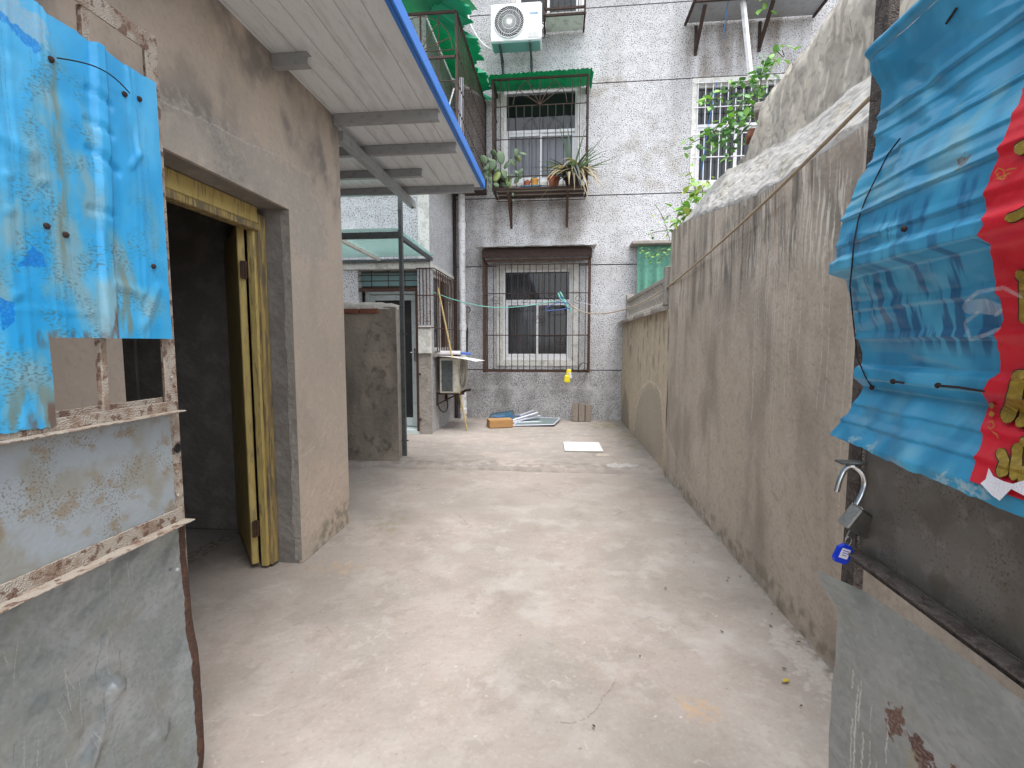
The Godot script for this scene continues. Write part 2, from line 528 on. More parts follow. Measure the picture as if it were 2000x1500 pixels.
	M.cardboard = mat(Color.WHITE, 0.85, 0, coat(256, C(176, 134, 86), [[87, 0.02, 0.5, 0.9, C(158, 118, 76), 0.6]]), null, 1, 2.0)
	M.tape = mat(C(196, 160, 112), 0.4)
	M.board_wood = mat(Color.WHITE, 0.85, 0, coat(256, C(148, 136, 124), [[88, 0.04, 0.5, 0.8, C(116, 105, 95), 0.7], [89, 0.12, 0.62, 0.8, C(92, 83, 76), 0.5]]), fine, 0.5, 2.0)
	M.white_board = mat(C(236, 236, 234), 0.6, 0, null, fine, 0.1, 1.0)
	M.alu = mat(C(196, 200, 212), 0.4, 0.35)
	M.alu_blue = mat(C(96, 128, 168), 0.4, 0.2)
	M.screen = mat(C(108, 122, 124), 0.8)
	M.blue_glass = glass(C(34, 96, 130), 0.75)
	M.bamboo = mat(Color.WHITE, 0.6, 0, coat(256, C(196, 172, 118), [[90, 0.03, 0.5, 0.85, C(160, 136, 92), 0.7]]), null, 1, 2.5)
	M.rope = mat(Color.WHITE, 0.9, 0, coat(256, C(178, 162, 138), [[91, 0.06, 0.5, 0.8, C(128, 112, 94), 0.7]]), grit, 0.3, 6.0)
	M.aqua_string = mat(C(120, 186, 172), 0.7)
	M.hanger = mat(C(66, 98, 172), 0.5)
	M.blue_rope = mat(C(44, 116, 180), 0.7)
	M.brick = mat(Color.WHITE, 0.9, 0, coat(256, C(128, 82, 66), [[92, 0.04, 0.5, 0.8, C(102, 66, 54), 0.7], [93, 0.12, 0.62, 0.8, C(152, 118, 100), 0.5]]), grit, 0.5, 2.0)
	M.green_sheet = mat(Color.WHITE, 0.45, 0, coat(256, C(16, 138, 102), [[94, 0.015, 0.5, 0.8, C(14, 112, 86), 0.7], [95, 0.05, 0.66, 0.85, C(90, 150, 122), 0.4]]), null, 1, 1.0)
	M.green_sheet.backlight_enabled = true
	M.green_sheet.backlight = C(6, 150, 100)
	M.green_net = mat(Color.WHITE, 0.7, 0, coat(256, C(88, 140, 122), [[96, 0.03, 0.45, 0.8, C(62, 112, 96), 0.7], [97, 0.1, 0.6, 0.8, C(116, 168, 146), 0.5]]), grit, 0.2, 1.5)
	M.green_net.backlight_enabled = true
	M.green_net.backlight = C(40, 90, 70)
	M.aqua_sheet = glass(C(150, 205, 196), 0.55)
	M.pane = glass(C(40, 46, 50), 0.42)
	M.pane_clear = glass(C(150, 165, 180), 0.25)
	M.curtain_or_sky_sheen = mat(C(176, 178, 190), 0.9)  # bluish white that imitates sky reflected in the upper window
	M.curtain_dark = mat(C(112, 114, 120), 0.9)
	M.teal_panel = mat(C(132, 164, 166), 0.6)
	M.door_white = mat(Color.WHITE, 0.5, 0, coat(256, C(198, 206, 206), [[98, 0.02, 0.5, 0.9, C(170, 178, 178), 0.6]]), null, 1, 1.3)
	M.tile = mat(C(196, 210, 208), 0.3, 0, null, fine, 0.03, 1.0)
	# plants
	M.terracotta = mat(C(172, 98, 76), 0.8)
	M.orange_pot = mat(C(206, 150, 74), 0.7)
	M.dark_pot = mat(C(62, 50, 46), 0.8)
	M.blue_tray = mat(C(58, 104, 124), 0.6)
	M.soil = mat(C(52, 42, 36), 0.95)
	M.cactus = leaf(C(92, 112, 84), 0.6)
	M.cactus_pale = leaf(C(146, 160, 96), 0.6)
	M.aloe = leaf(C(102, 122, 108), 0.55)
	M.aloe_dry = leaf(C(160, 142, 112), 0.8)
	M.aloe_dark = leaf(C(70, 74, 72), 0.7)
	M.vine_a = leaf(C(122, 164, 78), 0.5)
	M.vine_b = leaf(C(84, 130, 70), 0.5)
	M.vine_c = leaf(C(58, 90, 58), 0.5)
	M.vine_d = leaf(C(150, 164, 78), 0.55)
	M.vine_stem = mat(C(96, 88, 62), 0.8)
	M.dead_leaf = mat(C(74, 56, 42), 0.85)
	M.yellow_leaf = mat(C(186, 164, 62), 0.7)
	M.gold = mat(Color.WHITE, 0.35, 0.25, coat(256, C(150, 124, 38), [[99, 0.04, 0.45, 0.8, C(190, 164, 62), 0.7]]), grit, 0.1, 6.0)
	M.ink = mat(C(62, 30, 20), 0.6)
	M.gold_dim = mat(C(172, 120, 40), 0.5)
	M.red = mat(Color.WHITE, 0.5, 0, coat(256, C(214, 20, 44), [[100, 0.02, 0.5, 0.9, C(194, 12, 36), 0.6], [101, 0.06, 0.7, 0.9, C(214, 60, 76), 0.3]]), fine, 0.08, 2.0)
	M.paper = mat(C(226, 222, 226), 0.9, 0, null, grit, 0.2, 4.0)
	M.key_blue = mat(C(18, 58, 200), 0.35)
	M.plastic = glass(C(215, 220, 226), 0.22)
	surfaces_ground()
	surfaces_walls()
	surfaces_gate()

func glass(c: Color, a: float) -> StandardMaterial3D:
	var m := StandardMaterial3D.new()
	m.transparency = BaseMaterial3D.TRANSPARENCY_ALPHA
	m.albedo_color = Color(c.r, c.g, c.b, a)
	m.roughness = 0.06
	return m

func leaf(c: Color, r: float) -> StandardMaterial3D:
	var m := mat(c, r)
	m.backlight_enabled = true
	m.backlight = Color(c.r * 0.7, c.g * 0.8, c.b * 0.4)
	return m

# yard: u = (x + 2.2) / 3.6, v = z / 5.4 ; patio: v = (z - 5.16) / 3.34
func surfaces_ground() -> void:
	var w := 800
	var h := 1200
	var im := canvas(w, h, C(158, 150, 143))
	lay(im, nz(201, 0.004, w, h, 3), 0.3, 0.8, C(165, 153, 146), 0.7)
	lay(im, nz(202, 0.007, w, h, 5), 0.45, 0.85, C(140, 132, 125), 0.5)
	lay(im, nz(203, 0.008, w, h, 7), 0.5, 0.78, C(180, 173, 167), 0.35)
	lay(im, nz(218, 0.05, w, h, 5), 0.58, 0.72, C(188, 182, 176), 0.3, nz(219, 0.008, w, h, 4), 0.4, 0.7)
	lay(im, nz(220, 0.025, w, h, 6), 0.6, 0.68, C(138, 129, 121), 0.35, nz(217, 0.008, w, h, 4), 0.4, 0.7)
	lay(im, nz(204, 0.03, w, h, 4, 2.0, 1.0), 0.5, 0.85, C(154, 143, 134), 0.3)
	lay(im, nz(206, 0.15, w, h, 3), 0.6, 0.85, C(128, 120, 112), 0.22)
	lay(im, nz(215, 0.2, w, h, 2), 0.66, 0.85, C(196, 188, 180), 0.25)
	# worn paler skin in the middle, flaking
	lay(im, nz(208, 0.015, w, h, 6), 0.42, 0.75, C(184, 180, 176), 0.42, nz(209, 0.009, w, h, 4), 0.35, 0.65, blobs([[0.7, 0.45, 0.25, 0.2, 1.0], [0.55, 0.62, 0.25, 0.15, 0.9], [0.8, 0.62, 0.16, 0.12, 0.9]], w, h))
	# damp green edge along the right wall and by the house corner, and two dusty orange stains
	lay(im, nz(210, 0.04, w, h, 5), 0.3, 0.75, C(128, 124, 100), 0.5, nz(211, 0.01, w, h, 3), 0.3, 0.6, blobs([[0.93, 0.3, 0.05, 0.06, 1.0], [0.24, 0.65, 0.05, 0.06, 0.8]], w, h))
	lay(im, nz(212, 0.05, w, h, 5), 0.3, 0.7, C(190, 152, 112), 0.5, nz(213, 0.1, w, h, 2), 0.2, 0.6, blobs([[0.76, 0.335, 0.025, 0.014, 1.0], [0.22, 0.515, 0.06, 0.02, 0.6]], w, h))
	patch(im, [[0.89, 0.44], [0.915, 0.45], [0.935, 0.38], [0.92, 0.34], [0.9, 0.36], [0.895, 0.4]], C(192, 185, 176), 0.6, 5, 14)
	for k in 60:
		var u := rng.randf_range(0.2, 0.93)
		var v := rng.randf_range(0.24, 0.97)
		var d := rng.randf_range(-0.015, 0.015)
		stroke(im, [[u, v], [u + d, v + rng.randf_range(-0.006, 0.01)], [u + d * 1.7, v + rng.randf_range(-0.004, 0.012)]], rng.randf_range(0.3, 0.7), C(206, 200, 192) if k % 3 else C(112, 104, 97), 0.5, k + 40, 0.35)
	for k in 9:
		var u := rng.randf_range(0.25, 0.9)
		var v := rng.randf_range(0.3, 0.95)
		var a := rng.randf() * TAU
		var line := []
		for j in 7:
			line.append([u, v])
			a += rng.randf_range(-0.7, 0.7)
			u += 0.018 * cos(a)
			v += 0.012 * sin(a)
		stroke(im, line, 0.3, C(104, 96, 89), 0.6, 800 + k, 0.3)
	for k in 70:
		var u := rng.randf_range(0.2, 0.95)
		var v := rng.randf_range(0.22, 0.97)
		stroke(im, [[u, v], [u + 0.002, v + 0.001]], rng.randf_range(0.4, 1.2), C(98, 90, 82) if k % 2 else C(212, 206, 199), 0.7, 900 + k, 0.0)
	# grit packed against the right wall
	lay(im, nz(216, 0.09, w, h, 4), 0.42, 0.62, C(110, 102, 92), 0.65, nz(217, 0.02, w, h, 3), 0.25, 0.6, blobs([[0.945, 0.5, 0.022, 0.6, 1.0]], w, h))
	var bump := gray_image(nz(214, 0.05, w, h, 5), w, h)
	M.yard = mat(Color.WHITE, 0.72, 0, im, bump, 0.35)
	w = 640
	h = 600
	im = canvas(w, h, C(160, 152, 146))
	lay(im, nz(221, 0.006, w, h, 4), 0.35, 0.8, C(174, 162, 154), 0.7)
	lay(im, nz(222, 0.012, w, h, 5, 2.0, 1.0), 0.45, 0.85, C(144, 137, 130), 0.5)
	lay(im, nz(223, 0.03, w, h, 5), 0.5, 0.85, C(188, 180, 173), 0.4)
	lay(im, nz(224, 0.14, w, h, 3), 0.62, 0.85, C(124, 117, 109), 0.25)
	# green damp in the far right corner
	lay(im, nz(225, 0.04, w, h, 5), 0.3, 0.75, C(128, 127, 92), 0.7, nz(226, 0.012, w, h, 3), 0.25, 0.6, blobs([[0.84, 0.8, 0.1, 0.16, 1.0], [0.88, 0.5, 0.05, 0.25, 0.6]], w, h))
	lay(im, nz(227, 0.04, w, h, 5), 0.35, 0.75, C(122, 115, 106), 0.5, PackedByteArray(), 0, 1, blobs([[0.5, 0.02, 0.6, 0.05, 1.0], [0.4, 0.95, 0.5, 0.05, 0.8]], w, h))
	patch(im, [[0.755, 0.012], [0.82, 0.02], [0.86, 0.055], [0.8, 0.07], [0.75, 0.05]], C(200, 198, 196), 0.8, 7, 7)
	patch(im, [[0.73, 0.17], [0.765, 0.165], [0.775, 0.2], [0.735, 0.205]], C(206, 196, 176), 0.85, 9, 5)
	stroke(im, [[0.56, 0.19], [0.62, 0.16], [0.66, 0.19], [0.72, 0.17], [0.73, 0.21], [0.78, 0.16], [0.8, 0.1]], 0.9, C(84, 74, 66), 0.8, 3, 0.25)
	stroke(im, [[0.16, 0.1], [0.3, 0.13], [0.44, 0.1], [0.6, 0.13], [0.72, 0.15]], 0.6, C(96, 86, 78), 0.7, 5, 0.4)
	stroke(im, [[0.2, 0.3], [0.27, 0.32], [0.36, 0.3]], 0.6, C(98, 88, 80), 0.6, 6, 0.4)
	stroke(im, [[0.44, 0.22], [0.52, 0.24], [0.6, 0.21]], 0.7, C(92, 82, 74), 0.7, 8, 0.4)
	M.patio = mat(Color.WHITE, 0.72, 0, im, gray_image(nz(228, 0.05, w, h, 5), w, h), 0.35)
	M.earth = mat(Color.WHITE, 0.95, 0, coat(512, C(120, 114, 108), [[231, 0.02, 0.4, 0.8, C(98, 94, 88), 0.7], [232, 0.1, 0.6, 0.8, C(142, 136, 128), 0.5]]), null, 1, 0.5)

# right wall: u = z / 5.2, v = 1 - y / 2.6 ; the low part has its own
func surfaces_walls() -> void:
	var w := 1100
	var h := 550
	var im := canvas(w, h, C(177, 165, 151))
	lay(im, nz(301, 0.005, w, h, 4), 0.3, 0.8, C(185, 173, 160), 0.8)
	lay(im, nz(302, 0.007, w, h, 4, 1.0, 2.0), 0.45, 0.9, C(136, 127, 117), 0.6)
	lay(im, nz(303, 0.05, w, h, 5), 0.5, 0.9, C(148, 136, 123), 0.35)
	lay(im, nz(304, 0.012, w, h, 4, 1.0, 5.0), 0.5, 0.9, C(138, 127, 115), 0.35)
	lay(im, nz(310, 0.16, w, h, 3), 0.62, 0.85, C(116, 108, 100), 0.22)
	# soot streaks that run down from the coping
	var top := blobs([[0.25, 0.0, 0.5, 0.36, 0.9], [0.62, 0.02, 0.35, 0.36, 1.0], [0.85, 0.05, 0.3, 0.4, 0.8]], w, h)
	lay(im, nz(305, 0.03, w, h, 4, 1.0, 16.0), 0.35, 0.9, C(90, 85, 79), 0.7, nz(306, 0.006, w, h, 4), 0.15, 0.6, top)
	lay(im, nz(307, 0.1, w, h, 3, 1.0, 20.0), 0.48, 0.8, C(86, 81, 75), 0.6, nz(316, 0.012, w, h, 4), 0.35, 0.7, top)
	lay(im, nz(308, 0.2, w, h, 3, 1.0, 14.0), 0.54, 0.68, C(206, 199, 188), 0.85, nz(309, 0.02, w, h, 4, 1.0, 2.0), 0.35, 0.6, blobs([[0.42, 0.14, 0.2, 0.22, 1.0], [0.62, 0.16, 0.2, 0.16, 0.7]], w, h))
	# lime runs
	for k in 40:
		var u := 0.36 + 0.6 * pow(rng.randf(), 0.8) if k > 14 else rng.randf_range(0.4, 0.62)
		var v0 := rng.randf_range(0.1, 0.3)
		var v1 := v0 + rng.randf_range(0.12, 0.55)
		stroke(im, [[u, v0], [u + rng.randf_range(-0.002, 0.002), (v0 + v1) * 0.5], [u + rng.randf_range(-0.003, 0.003), v1]], rng.randf_range(0.4, 0.8), C(210, 203, 190), 0.75, 300 + k, 0.25)
	lay(im, nz(311, 0.04, w, h, 5), 0.35, 0.75, C(112, 106, 88), 0.5, PackedByteArray(), 0, 1, blobs([[0.5, 0.985, 0.55, 0.04, 1.0]], w, h))
	stroke(im, [[0.58, 0.4], [0.62, 0.385], [0.67, 0.4], [0.72, 0.41], [0.78, 0.4]], 0.5, C(192, 180, 165), 0.5, 77, 0.3)
	stroke(im, [[0.99, 0.82], [0.93, 0.86], [0.88, 0.9], [0.8, 0.94], [0.7, 0.985]], 1.6, C(208, 200, 190), 0.6, 78, 0.3)
	M.right_wall = mat(Color.WHITE, 0.92, 0, im, gray_image(nz(312, 0.12, w, h, 4), w, h), 0.3)
	# upper wall (v 0 .. 0.5) and the mortar flashing (v 0.5 .. 1)
	w = 1000
	h = 400
	im = canvas(w, h, C(172, 165, 154))
	lay(im, nz(361, 0.008, w, h, 4, 1.0, 2.0), 0.35, 0.8, C(190, 180, 164), 0.8)
	lay(im, nz(362, 0.012, w, h, 5, 1.0, 2.0), 0.45, 0.75, C(138, 131, 121), 0.7)
	lay(im, nz(363, 0.05, w, h, 4, 1.0, 3.0), 0.5, 0.75, C(204, 196, 180), 0.55)
	lay(im, nz(364, 0.05, w, h, 5), 0.58, 0.78, C(122, 116, 110), 0.5)
	var lower := blobs([[0.5, 0.95, 3.0, 0.5, 1.0]], w, h)
	lay(im, nz(365, 0.012, w, h, 5), 0.1, 0.4, C(184, 181, 177), 0.9, PackedByteArray(), 0, 1, lower)
	lay(im, nz(366, 0.04, w, h, 5), 0.55, 0.72, C(142, 138, 134), 0.65, PackedByteArray(), 0, 1, lower)
	for k in 40:
		var u := rng.randf()
		var v := rng.randf_range(0.05, 0.95)
		var d := rng.randf_range(-0.02, 0.02)
		stroke(im, [[u, v], [u + d, v + rng.randf_range(-0.05, 0.05)], [u + d * 1.5, v + rng.randf_range(-0.1, 0.1)]], rng.randf_range(0.4, 0.9), C(92, 88, 84), 0.7, 700 + k, 0.3)
	M.upper_wall = mat(Color.WHITE, 0.93, 0, im, gray_image(nz(367, 0.03, w, h, 6), w, h), 1.0)
	# low far part: u = (z - 5.1) / 3.4, v = 1 - y / 1.8
	w = 640
	h = 400
	im = canvas(w, h, C(182, 168, 146))
	lay(im, nz(321, 0.008, w, h, 4, 1.0, 2.5), 0.4, 0.8, C(170, 156, 136), 0.7)
	lay(im, nz(322, 0.03, w, h, 5), 0.45, 0.85, C(200, 188, 168), 0.5)
	lay(im, nz(323, 0.03, w, h, 3, 1.0, 10.0), 0.5, 0.78, C(112, 102, 90), 0.6, nz(326, 0.02, w, h, 3), 0.25, 0.7, blobs([[0.3, 0.05, 0.7, 0.5, 1.0]], w, h))
	patch(im, [[0.2, 1.0], [0.03, 0.86], [0.06, 0.62], [0.1, 0.52], [0.28, 0.5], [0.4, 0.56], [0.55, 0.75], [0.6, 1.0]], C(154, 145, 131), 0.85, 21, 12)
	stroke(im, [[0.0, 0.72], [0.05, 0.66], [0.08, 0.52], [0.16, 0.48], [0.28, 0.47], [0.42, 0.54], [0.54, 0.72], [0.6, 0.92]], 4.0, C(206, 198, 184), 0.4, 22, 0.3)
	patch(im, [[0.72, 1.0], [0.76, 0.74], [0.86, 0.62], [0.95, 0.75], [1.0, 1.0]], C(124, 116, 104), 0.7, 23, 14)
	lay(im, nz(324, 0.12, w, h, 3), 0.6, 0.85, C(130, 120, 106), 0.25)
	M.low_wall_right = mat(Color.WHITE, 0.92, 0, im, gray_image(nz(325, 0.08, w, h, 5), w, h), 0.35)
	# house wall: u = z / 3.6, v = 1 - y / 3.1
	w = 900
	h = 780
	im = canvas(w, h, C(180, 167, 154))
	lay(im, nz(331, 0.005, w, h, 4), 0.3, 0.8, C(191, 175, 160), 0.75)
	lay(im, nz(332, 0.006, w, h, 4, 1.0, 2.0), 0.45, 0.9, C(158, 148, 137), 0.5)
	lay(im, nz(333, 0.01, w, h, 5, 1.0, 1.5), 0.3, 0.75, C(120, 115, 110), 0.8, nz(334, 0.005, w, h, 3), 0.15, 0.6, blobs([[0.4, 0.08, 0.75, 0.26, 1.0], [0.95, 0.08, 0.2, 0.2, 1.0]], w, h))  # streaky grey stain, with some of the roof's shade painted in
	patch(im, [[0.43, 0.24], [0.55, 0.22], [0.72, 0.2], [0.84, 0.2], [0.9, 0.27], [0.92, 0.35], [0.9, 0.37], [0.79, 0.37], [0.79, 0.29], [0.43, 0.29]], C(166, 160, 152), 0.75, 33, 18)
	lay(im, nz(335, 0.04, w, h, 5), 0.5, 0.9, C(196, 183, 169), 0.35)
	lay(im, nz(336, 0.14, w, h, 3), 0.62, 0.85, C(140, 130, 120), 0.22)
	stroke(im, [[0.5, 0.235], [0.6, 0.22], [0.68, 0.215], [0.76, 0.2], [0.85, 0.2], [0.9, 0.26]], 1.4, C(200, 192, 183), 0.5, 34, 0.25)
	for k in 34:
		var u := rng.randf_range(0.8, 0.98)
		var v := rng.randf_range(0.45, 0.97)
		stroke(im, [[u, v], [u + rng.randf_range(-0.015, 0.015), v - rng.randf_range(0.002, 0.02)]], rng.randf_range(0.3, 0.9), C(222, 216, 208), 0.6, 400 + k, 0.25)
	stroke(im, [[0.8, 0.78], [0.84, 0.77], [0.93, 0.72]], 0.6, C(222, 214, 204), 0.7, 35, 0.3)
	lay(im, nz(337, 0.04, w, h, 5), 0.3, 0.75, C(118, 114, 100), 0.65, PackedByteArray(), 0, 1, blobs([[0.93, 1.0, 0.12, 0.07, 1.0], [0.3, 1.0, 0.3, 0.05, 0.8]], w, h))
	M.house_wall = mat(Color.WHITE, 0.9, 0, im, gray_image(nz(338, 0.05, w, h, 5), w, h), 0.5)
	M.reveal = mat(Color.WHITE, 0.9, 0, coat(512, C(122, 117, 112), [[341, 0.01, 0.4, 0.8, C(144, 140, 135), 0.6], [342, 0.06, 0.55, 0.9, C(104, 100, 96), 0.4]]), gray_image(nz(343, 0.06, 256, 256), 256, 256), 0.5, 1.0)
	# free-standing low wall: u = (x + 3.4) / 1.6, v = 1 - y / 1.9
	w = 420
	h = 500
	im = canvas(w, h, C(142, 134, 123))
	lay(im, nz(351, 0.008, w, h, 4), 0.35, 0.8, C(162, 152, 139), 0.75)
	lay(im, nz(352, 0.006, w, h, 5, 1.0, 3.0), 0.4, 0.95, C(96, 90, 83), 0.6)
	lay(im, nz(353, 0.03, w, h, 5), 0.3, 0.9, C(74, 70, 60), 0.6, nz(354, 0.02, w, h, 3), 0.3, 0.7, blobs([[0.7, 0.86, 0.4, 0.08, 1.0], [0.88, 0.4, 0.16, 0.35, 0.9]], w, h))
	lay(im, nz(355, 0.1, w, h, 4), 0.55, 0.9, C(176, 164, 149), 0.3)
	M.yard_low_wall = mat(Color.WHITE, 0.92, 0, im, gray_image(nz(356, 0.06, w, h, 5), w, h), 0.6)

func surfaces_gate() -> void:
	# left blue sheet: u = (z - 0.25) / 1.05, v = (2.14 - y) / 0.95
	var w := 800
	var h := 730
	var im := canvas(w, h, C(52, 164, 222))
	lay(im, nz(401, 0.005, w, h, 3), 0.35, 0.8, C(94, 184, 230), 0.7)
	lay(im, nz(402, 0.007, w, h, 3, 1.0, 3.0), 0.45, 0.8, C(30, 146, 206), 0.6)
	var grey := blobs([[0.73, 0.36, 0.09, 0.3, 1.0], [0.7, 0.65, 0.16, 0.3, 1.0], [0.92, 0.6, 0.07, 0.3, 0.5], [0.85, 0.62, 0.12, 0.16, 1.0], [0.62, 0.9, 0.12, 0.14, 1.0]], w, h)
	lay(im, nz(403, 0.012, w, h, 6, 1.0, 2.0), 0.3, 0.75, C(130, 164, 174), 0.85, PackedByteArray(), 0, 1, grey)
	lay(im, nz(404, 0.2, w, h, 2, 2.0, 1.0), 0.54, 0.7, C(84, 104, 106), 0.65, nz(405, 0.012, w, h, 4), 0.35, 0.7, grey)
	lay(im, nz(406, 0.03, w, h, 5, 1.0, 4.0), 0.4, 0.75, C(118, 128, 116), 0.75, PackedByteArray(), 0, 1, blobs([[0.72, 0.35, 0.016, 0.3, 1.0], [0.86, 0.66, 0.03, 0.12, 1.0], [0.63, 0.93, 0.06, 0.07, 1.0]], w, h))
	lay(im, nz(407, 0.04, w, h, 5, 1.0, 3.0), 0.35, 0.7, C(108, 74, 60), 0.85, PackedByteArray(), 0, 1, blobs([[0.815, 0.72, 0.02, 0.08, 1.0], [0.812, 0.5, 0.005, 0.5, 0.9], [0.66, 0.96, 0.05, 0.05, 0.9], [0.72, 0.77, 0.12, 0.025, 0.6]], w, h))
	for p in [[0.723, 0.115], [0.89, 0.105], [0.935, 0.095], [0.94, 0.56], [0.69, 0.515], [0.72, 0.53]]:
		stroke(im, [[p[0], p[1]], [p[0] + 0.002, p[1] + rng.randf_range(0.08, 0.3)]], 1.0, C(124, 124, 116), 0.4, int(p[0] * 999), 0.3)
	for k in 14:
		var u := rng.randf_range(0.6, 0.98)
		stroke(im, [[u, rng.randf_range(0.1, 0.4)], [u + 0.002, rng.randf_range(0.45, 0.75)]], 0.3, C(70, 110, 136), 0.5, 440 + k, 0.35)
	# leftovers of deeper blue film, and a torn grey-white sticker
	patch(im, [[0.625, 0.61], [0.655, 0.56], [0.678, 0.58], [0.678, 0.605]], C(14, 118, 204), 0.95, 41, 2)
	patch(im, [[0.58, 0.68], [0.612, 0.69], [0.61, 0.73], [0.59, 0.75]], C(14, 118, 204), 0.95, 42, 2)
	patch(im, [[0.6, 0.02], [0.71, 0.05], [0.72, 0.11], [0.66, 0.1], [0.6, 0.09]], C(150, 178, 196), 0.8, 43, 5)
	patch(im, [[0.62, 0.08], [0.7, 0.105], [0.69, 0.13], [0.63, 0.1]], C(14, 126, 210), 0.9, 44, 4)
	M.blue_left = mat(Color.WHITE, 0.36, 0, im, gray_image(nz(408, 0.03, w, h, 3), w, h), 0.06)
	# right blue sheet: u = (z - 0.3) / 0.8, v = (1.98 - y) / 0.83
	w = 560
	h = 720
	im = canvas(w, h, C(60, 154, 196))
	lay(im, nz(411, 0.006, w, h, 3), 0.35, 0.8, C(88, 176, 210), 0.7)
	lay(im, nz(412, 0.012, w, h, 4, 1.0, 3.0), 0.4, 0.8, C(40, 124, 166), 0.6)
	lay(im, nz(413, 0.05, w, h, 3, 1.0, 8.0), 0.5, 0.68, C(26, 84, 130), 0.75, PackedByteArray(), 0, 1, blobs([[0.5, 0.64, 0.6, 0.13, 1.0], [0.5, 0.48, 0.6, 0.06, 0.7]], w, h))
	lay(im, nz(414, 0.015, w, h, 5, 1.0, 2.0), 0.4, 0.8, C(148, 178, 186), 0.5, PackedByteArray(), 0, 1, blobs([[0.6, 0.33, 0.5, 0.1, 1.0], [0.6, 0.92, 0.5, 0.08, 0.6]], w, h))
	patch(im, [[0.22, 0.13], [0.34, 0.1], [0.33, 0.16], [0.24, 0.19]], C(14, 96, 140), 0.9, 51, 5)
	for k in 9:
		var u := rng.randf_range(0.2, 0.9)
		patch(im, [[u, 0.99], [u + 0.015, 0.972], [u + 0.035, 0.99], [u + 0.02, 1.0]], C(186, 196, 200), 0.7, 52 + k, 6)
	patch(im, [[0.6, 0.38], [0.63, 0.375], [0.64, 0.395], [0.61, 0.4]], C(120, 104, 96), 0.9, 62, 4)
	M.blue_right = mat(Color.WHITE, 0.28, 0, im, gray_image(nz(416, 0.03, w, h, 3), w, h), 0.04)
	# galvanised and grey-painted sheets, by their own uv in metres
	w = 800
	im = canvas(w, w, C(142, 149, 151))
	lay(im, tile_noise(421, 0.006, w), 0.35, 0.8, C(164, 169, 173), 0.8)
	lay(im, tile_noise(422, 0.02, w, 6), 0.45, 0.95, C(130, 138, 138), 0.5)
	lay(im, tile_noise(423, 0.08, w, 4), 0.52, 0.75, C(170, 177, 178), 0.28)
	lay(im, tile_noise(427, 0.07, w, 4), 0.52, 0.75, C(116, 124, 123), 0.28)
	lay(im, tile_noise(424, 0.01, w, 6), 0.5, 0.95, C(134, 136, 128), 0.5)
	var im2 := im.duplicate() as Image
	for k in 44:
		var u := rng.randf_range(0.7, 1.0)
		var v := rng.randf_range(0.1, 0.7)
		stroke(im, [[u, v], [u + rng.randf_range(-0.02, 0.02), v + rng.randf_range(0.02, 0.12)]], rng.randf_range(0.4, 1.2), C(200, 204, 204) if k % 3 else C(104, 110, 108), 0.6, 500 + k, 0.25)
	M.galv = mat(Color.WHITE, 0.24, 0.6, im, gray_image(tile_noise(425, 0.02, 512, 3), 512, 512), 0.06)
	# right lower sheet: rust scabs and white paint drips
	var at := func(list: Array) -> Array:
		var o := []
		for p in list: o.append([p[0] * 0.6, (1.0 - p[1]) * 0.9])
		return o
	patch(im2, at.call([[0.925, 0.755], [0.885, 0.79], [0.872, 0.745], [0.91, 0.70]]), C(92, 58, 46), 0.95, 71, 5)
	patch(im2, at.call([[0.868, 0.755], [0.85, 0.765], [0.808, 0.755], [0.81, 0.73], [0.845, 0.705]]), C(78, 44, 40), 0.95, 72, 6)
	patch(im2, at.call([[0.782, 0.77], [0.762, 0.772], [0.752, 0.75], [0.772, 0.738]]), C(96, 58, 44), 0.9, 73, 4)
	patch(im2, at.call([[0.87, 0.72], [0.82, 0.72], [0.815, 0.64], [0.86, 0.62]]), C(156, 150, 118), 0.55, 74, 8)
	for k in 14:
		var u := (rng.randf_range(0.9, 1.05) if k > 4 else rng.randf_range(1.0, 1.04)) * 0.6
		var v := rng.randf_range(0.2, 0.4)
		stroke(im2, [[u, v], [u + 0.002, v + rng.randf_range(0.04, 0.2)]], rng.randf_range(0.6, 2.0), C(214, 216, 213), 0.75, 480 + k, 0.22)
	M.galv_right = mat(Color.WHITE, 0.28, 0.5, im2, gray_image(tile_noise(426, 0.02, 512, 3), 512, 512), 0.06)
	im = canvas(512, 512, C(158, 166, 172))
	lay(im, tile_noise(431, 0.008, 512, 5), 0.4, 0.8, C(142, 138, 124), 0.65)
	lay(im, tile_noise(432, 0.2, 512, 2), 0.62, 0.74, C(106, 94, 76), 0.65, tile_noise(433, 0.01, 512, 4), 0.35, 0.7)
	lay(im, tile_noise(434, 0.02, 512, 6), 0.58, 0.9, C(138, 114, 84), 0.5)
	M.grey_panel = mat(Color.WHITE, 0.5, 0.2, im, gray_image(tile_noise(435, 0.2, 256, 2), 256, 256), 0.08)
	im = canvas(512, 512, C(122, 118, 112))
	lay(im, tile_noise(441, 0.008, 512, 5), 0.4, 0.8, C(100, 92, 83), 0.65)
	lay(im, tile_noise(442, 0.2, 512, 2), 0.64, 0.74, C(72, 60, 50), 0.6, tile_noise(443, 0.01, 512, 4), 0.35, 0.7)
	lay(im, tile_noise(444, 0.02, 512, 6), 0.58, 0.9, C(150, 147, 142), 0.5)
	M.dark_panel = mat(Color.WHITE, 0.5, 0.2, im, gray_image(tile_noise(445, 0.2, 256, 2), 256, 256), 0.08)

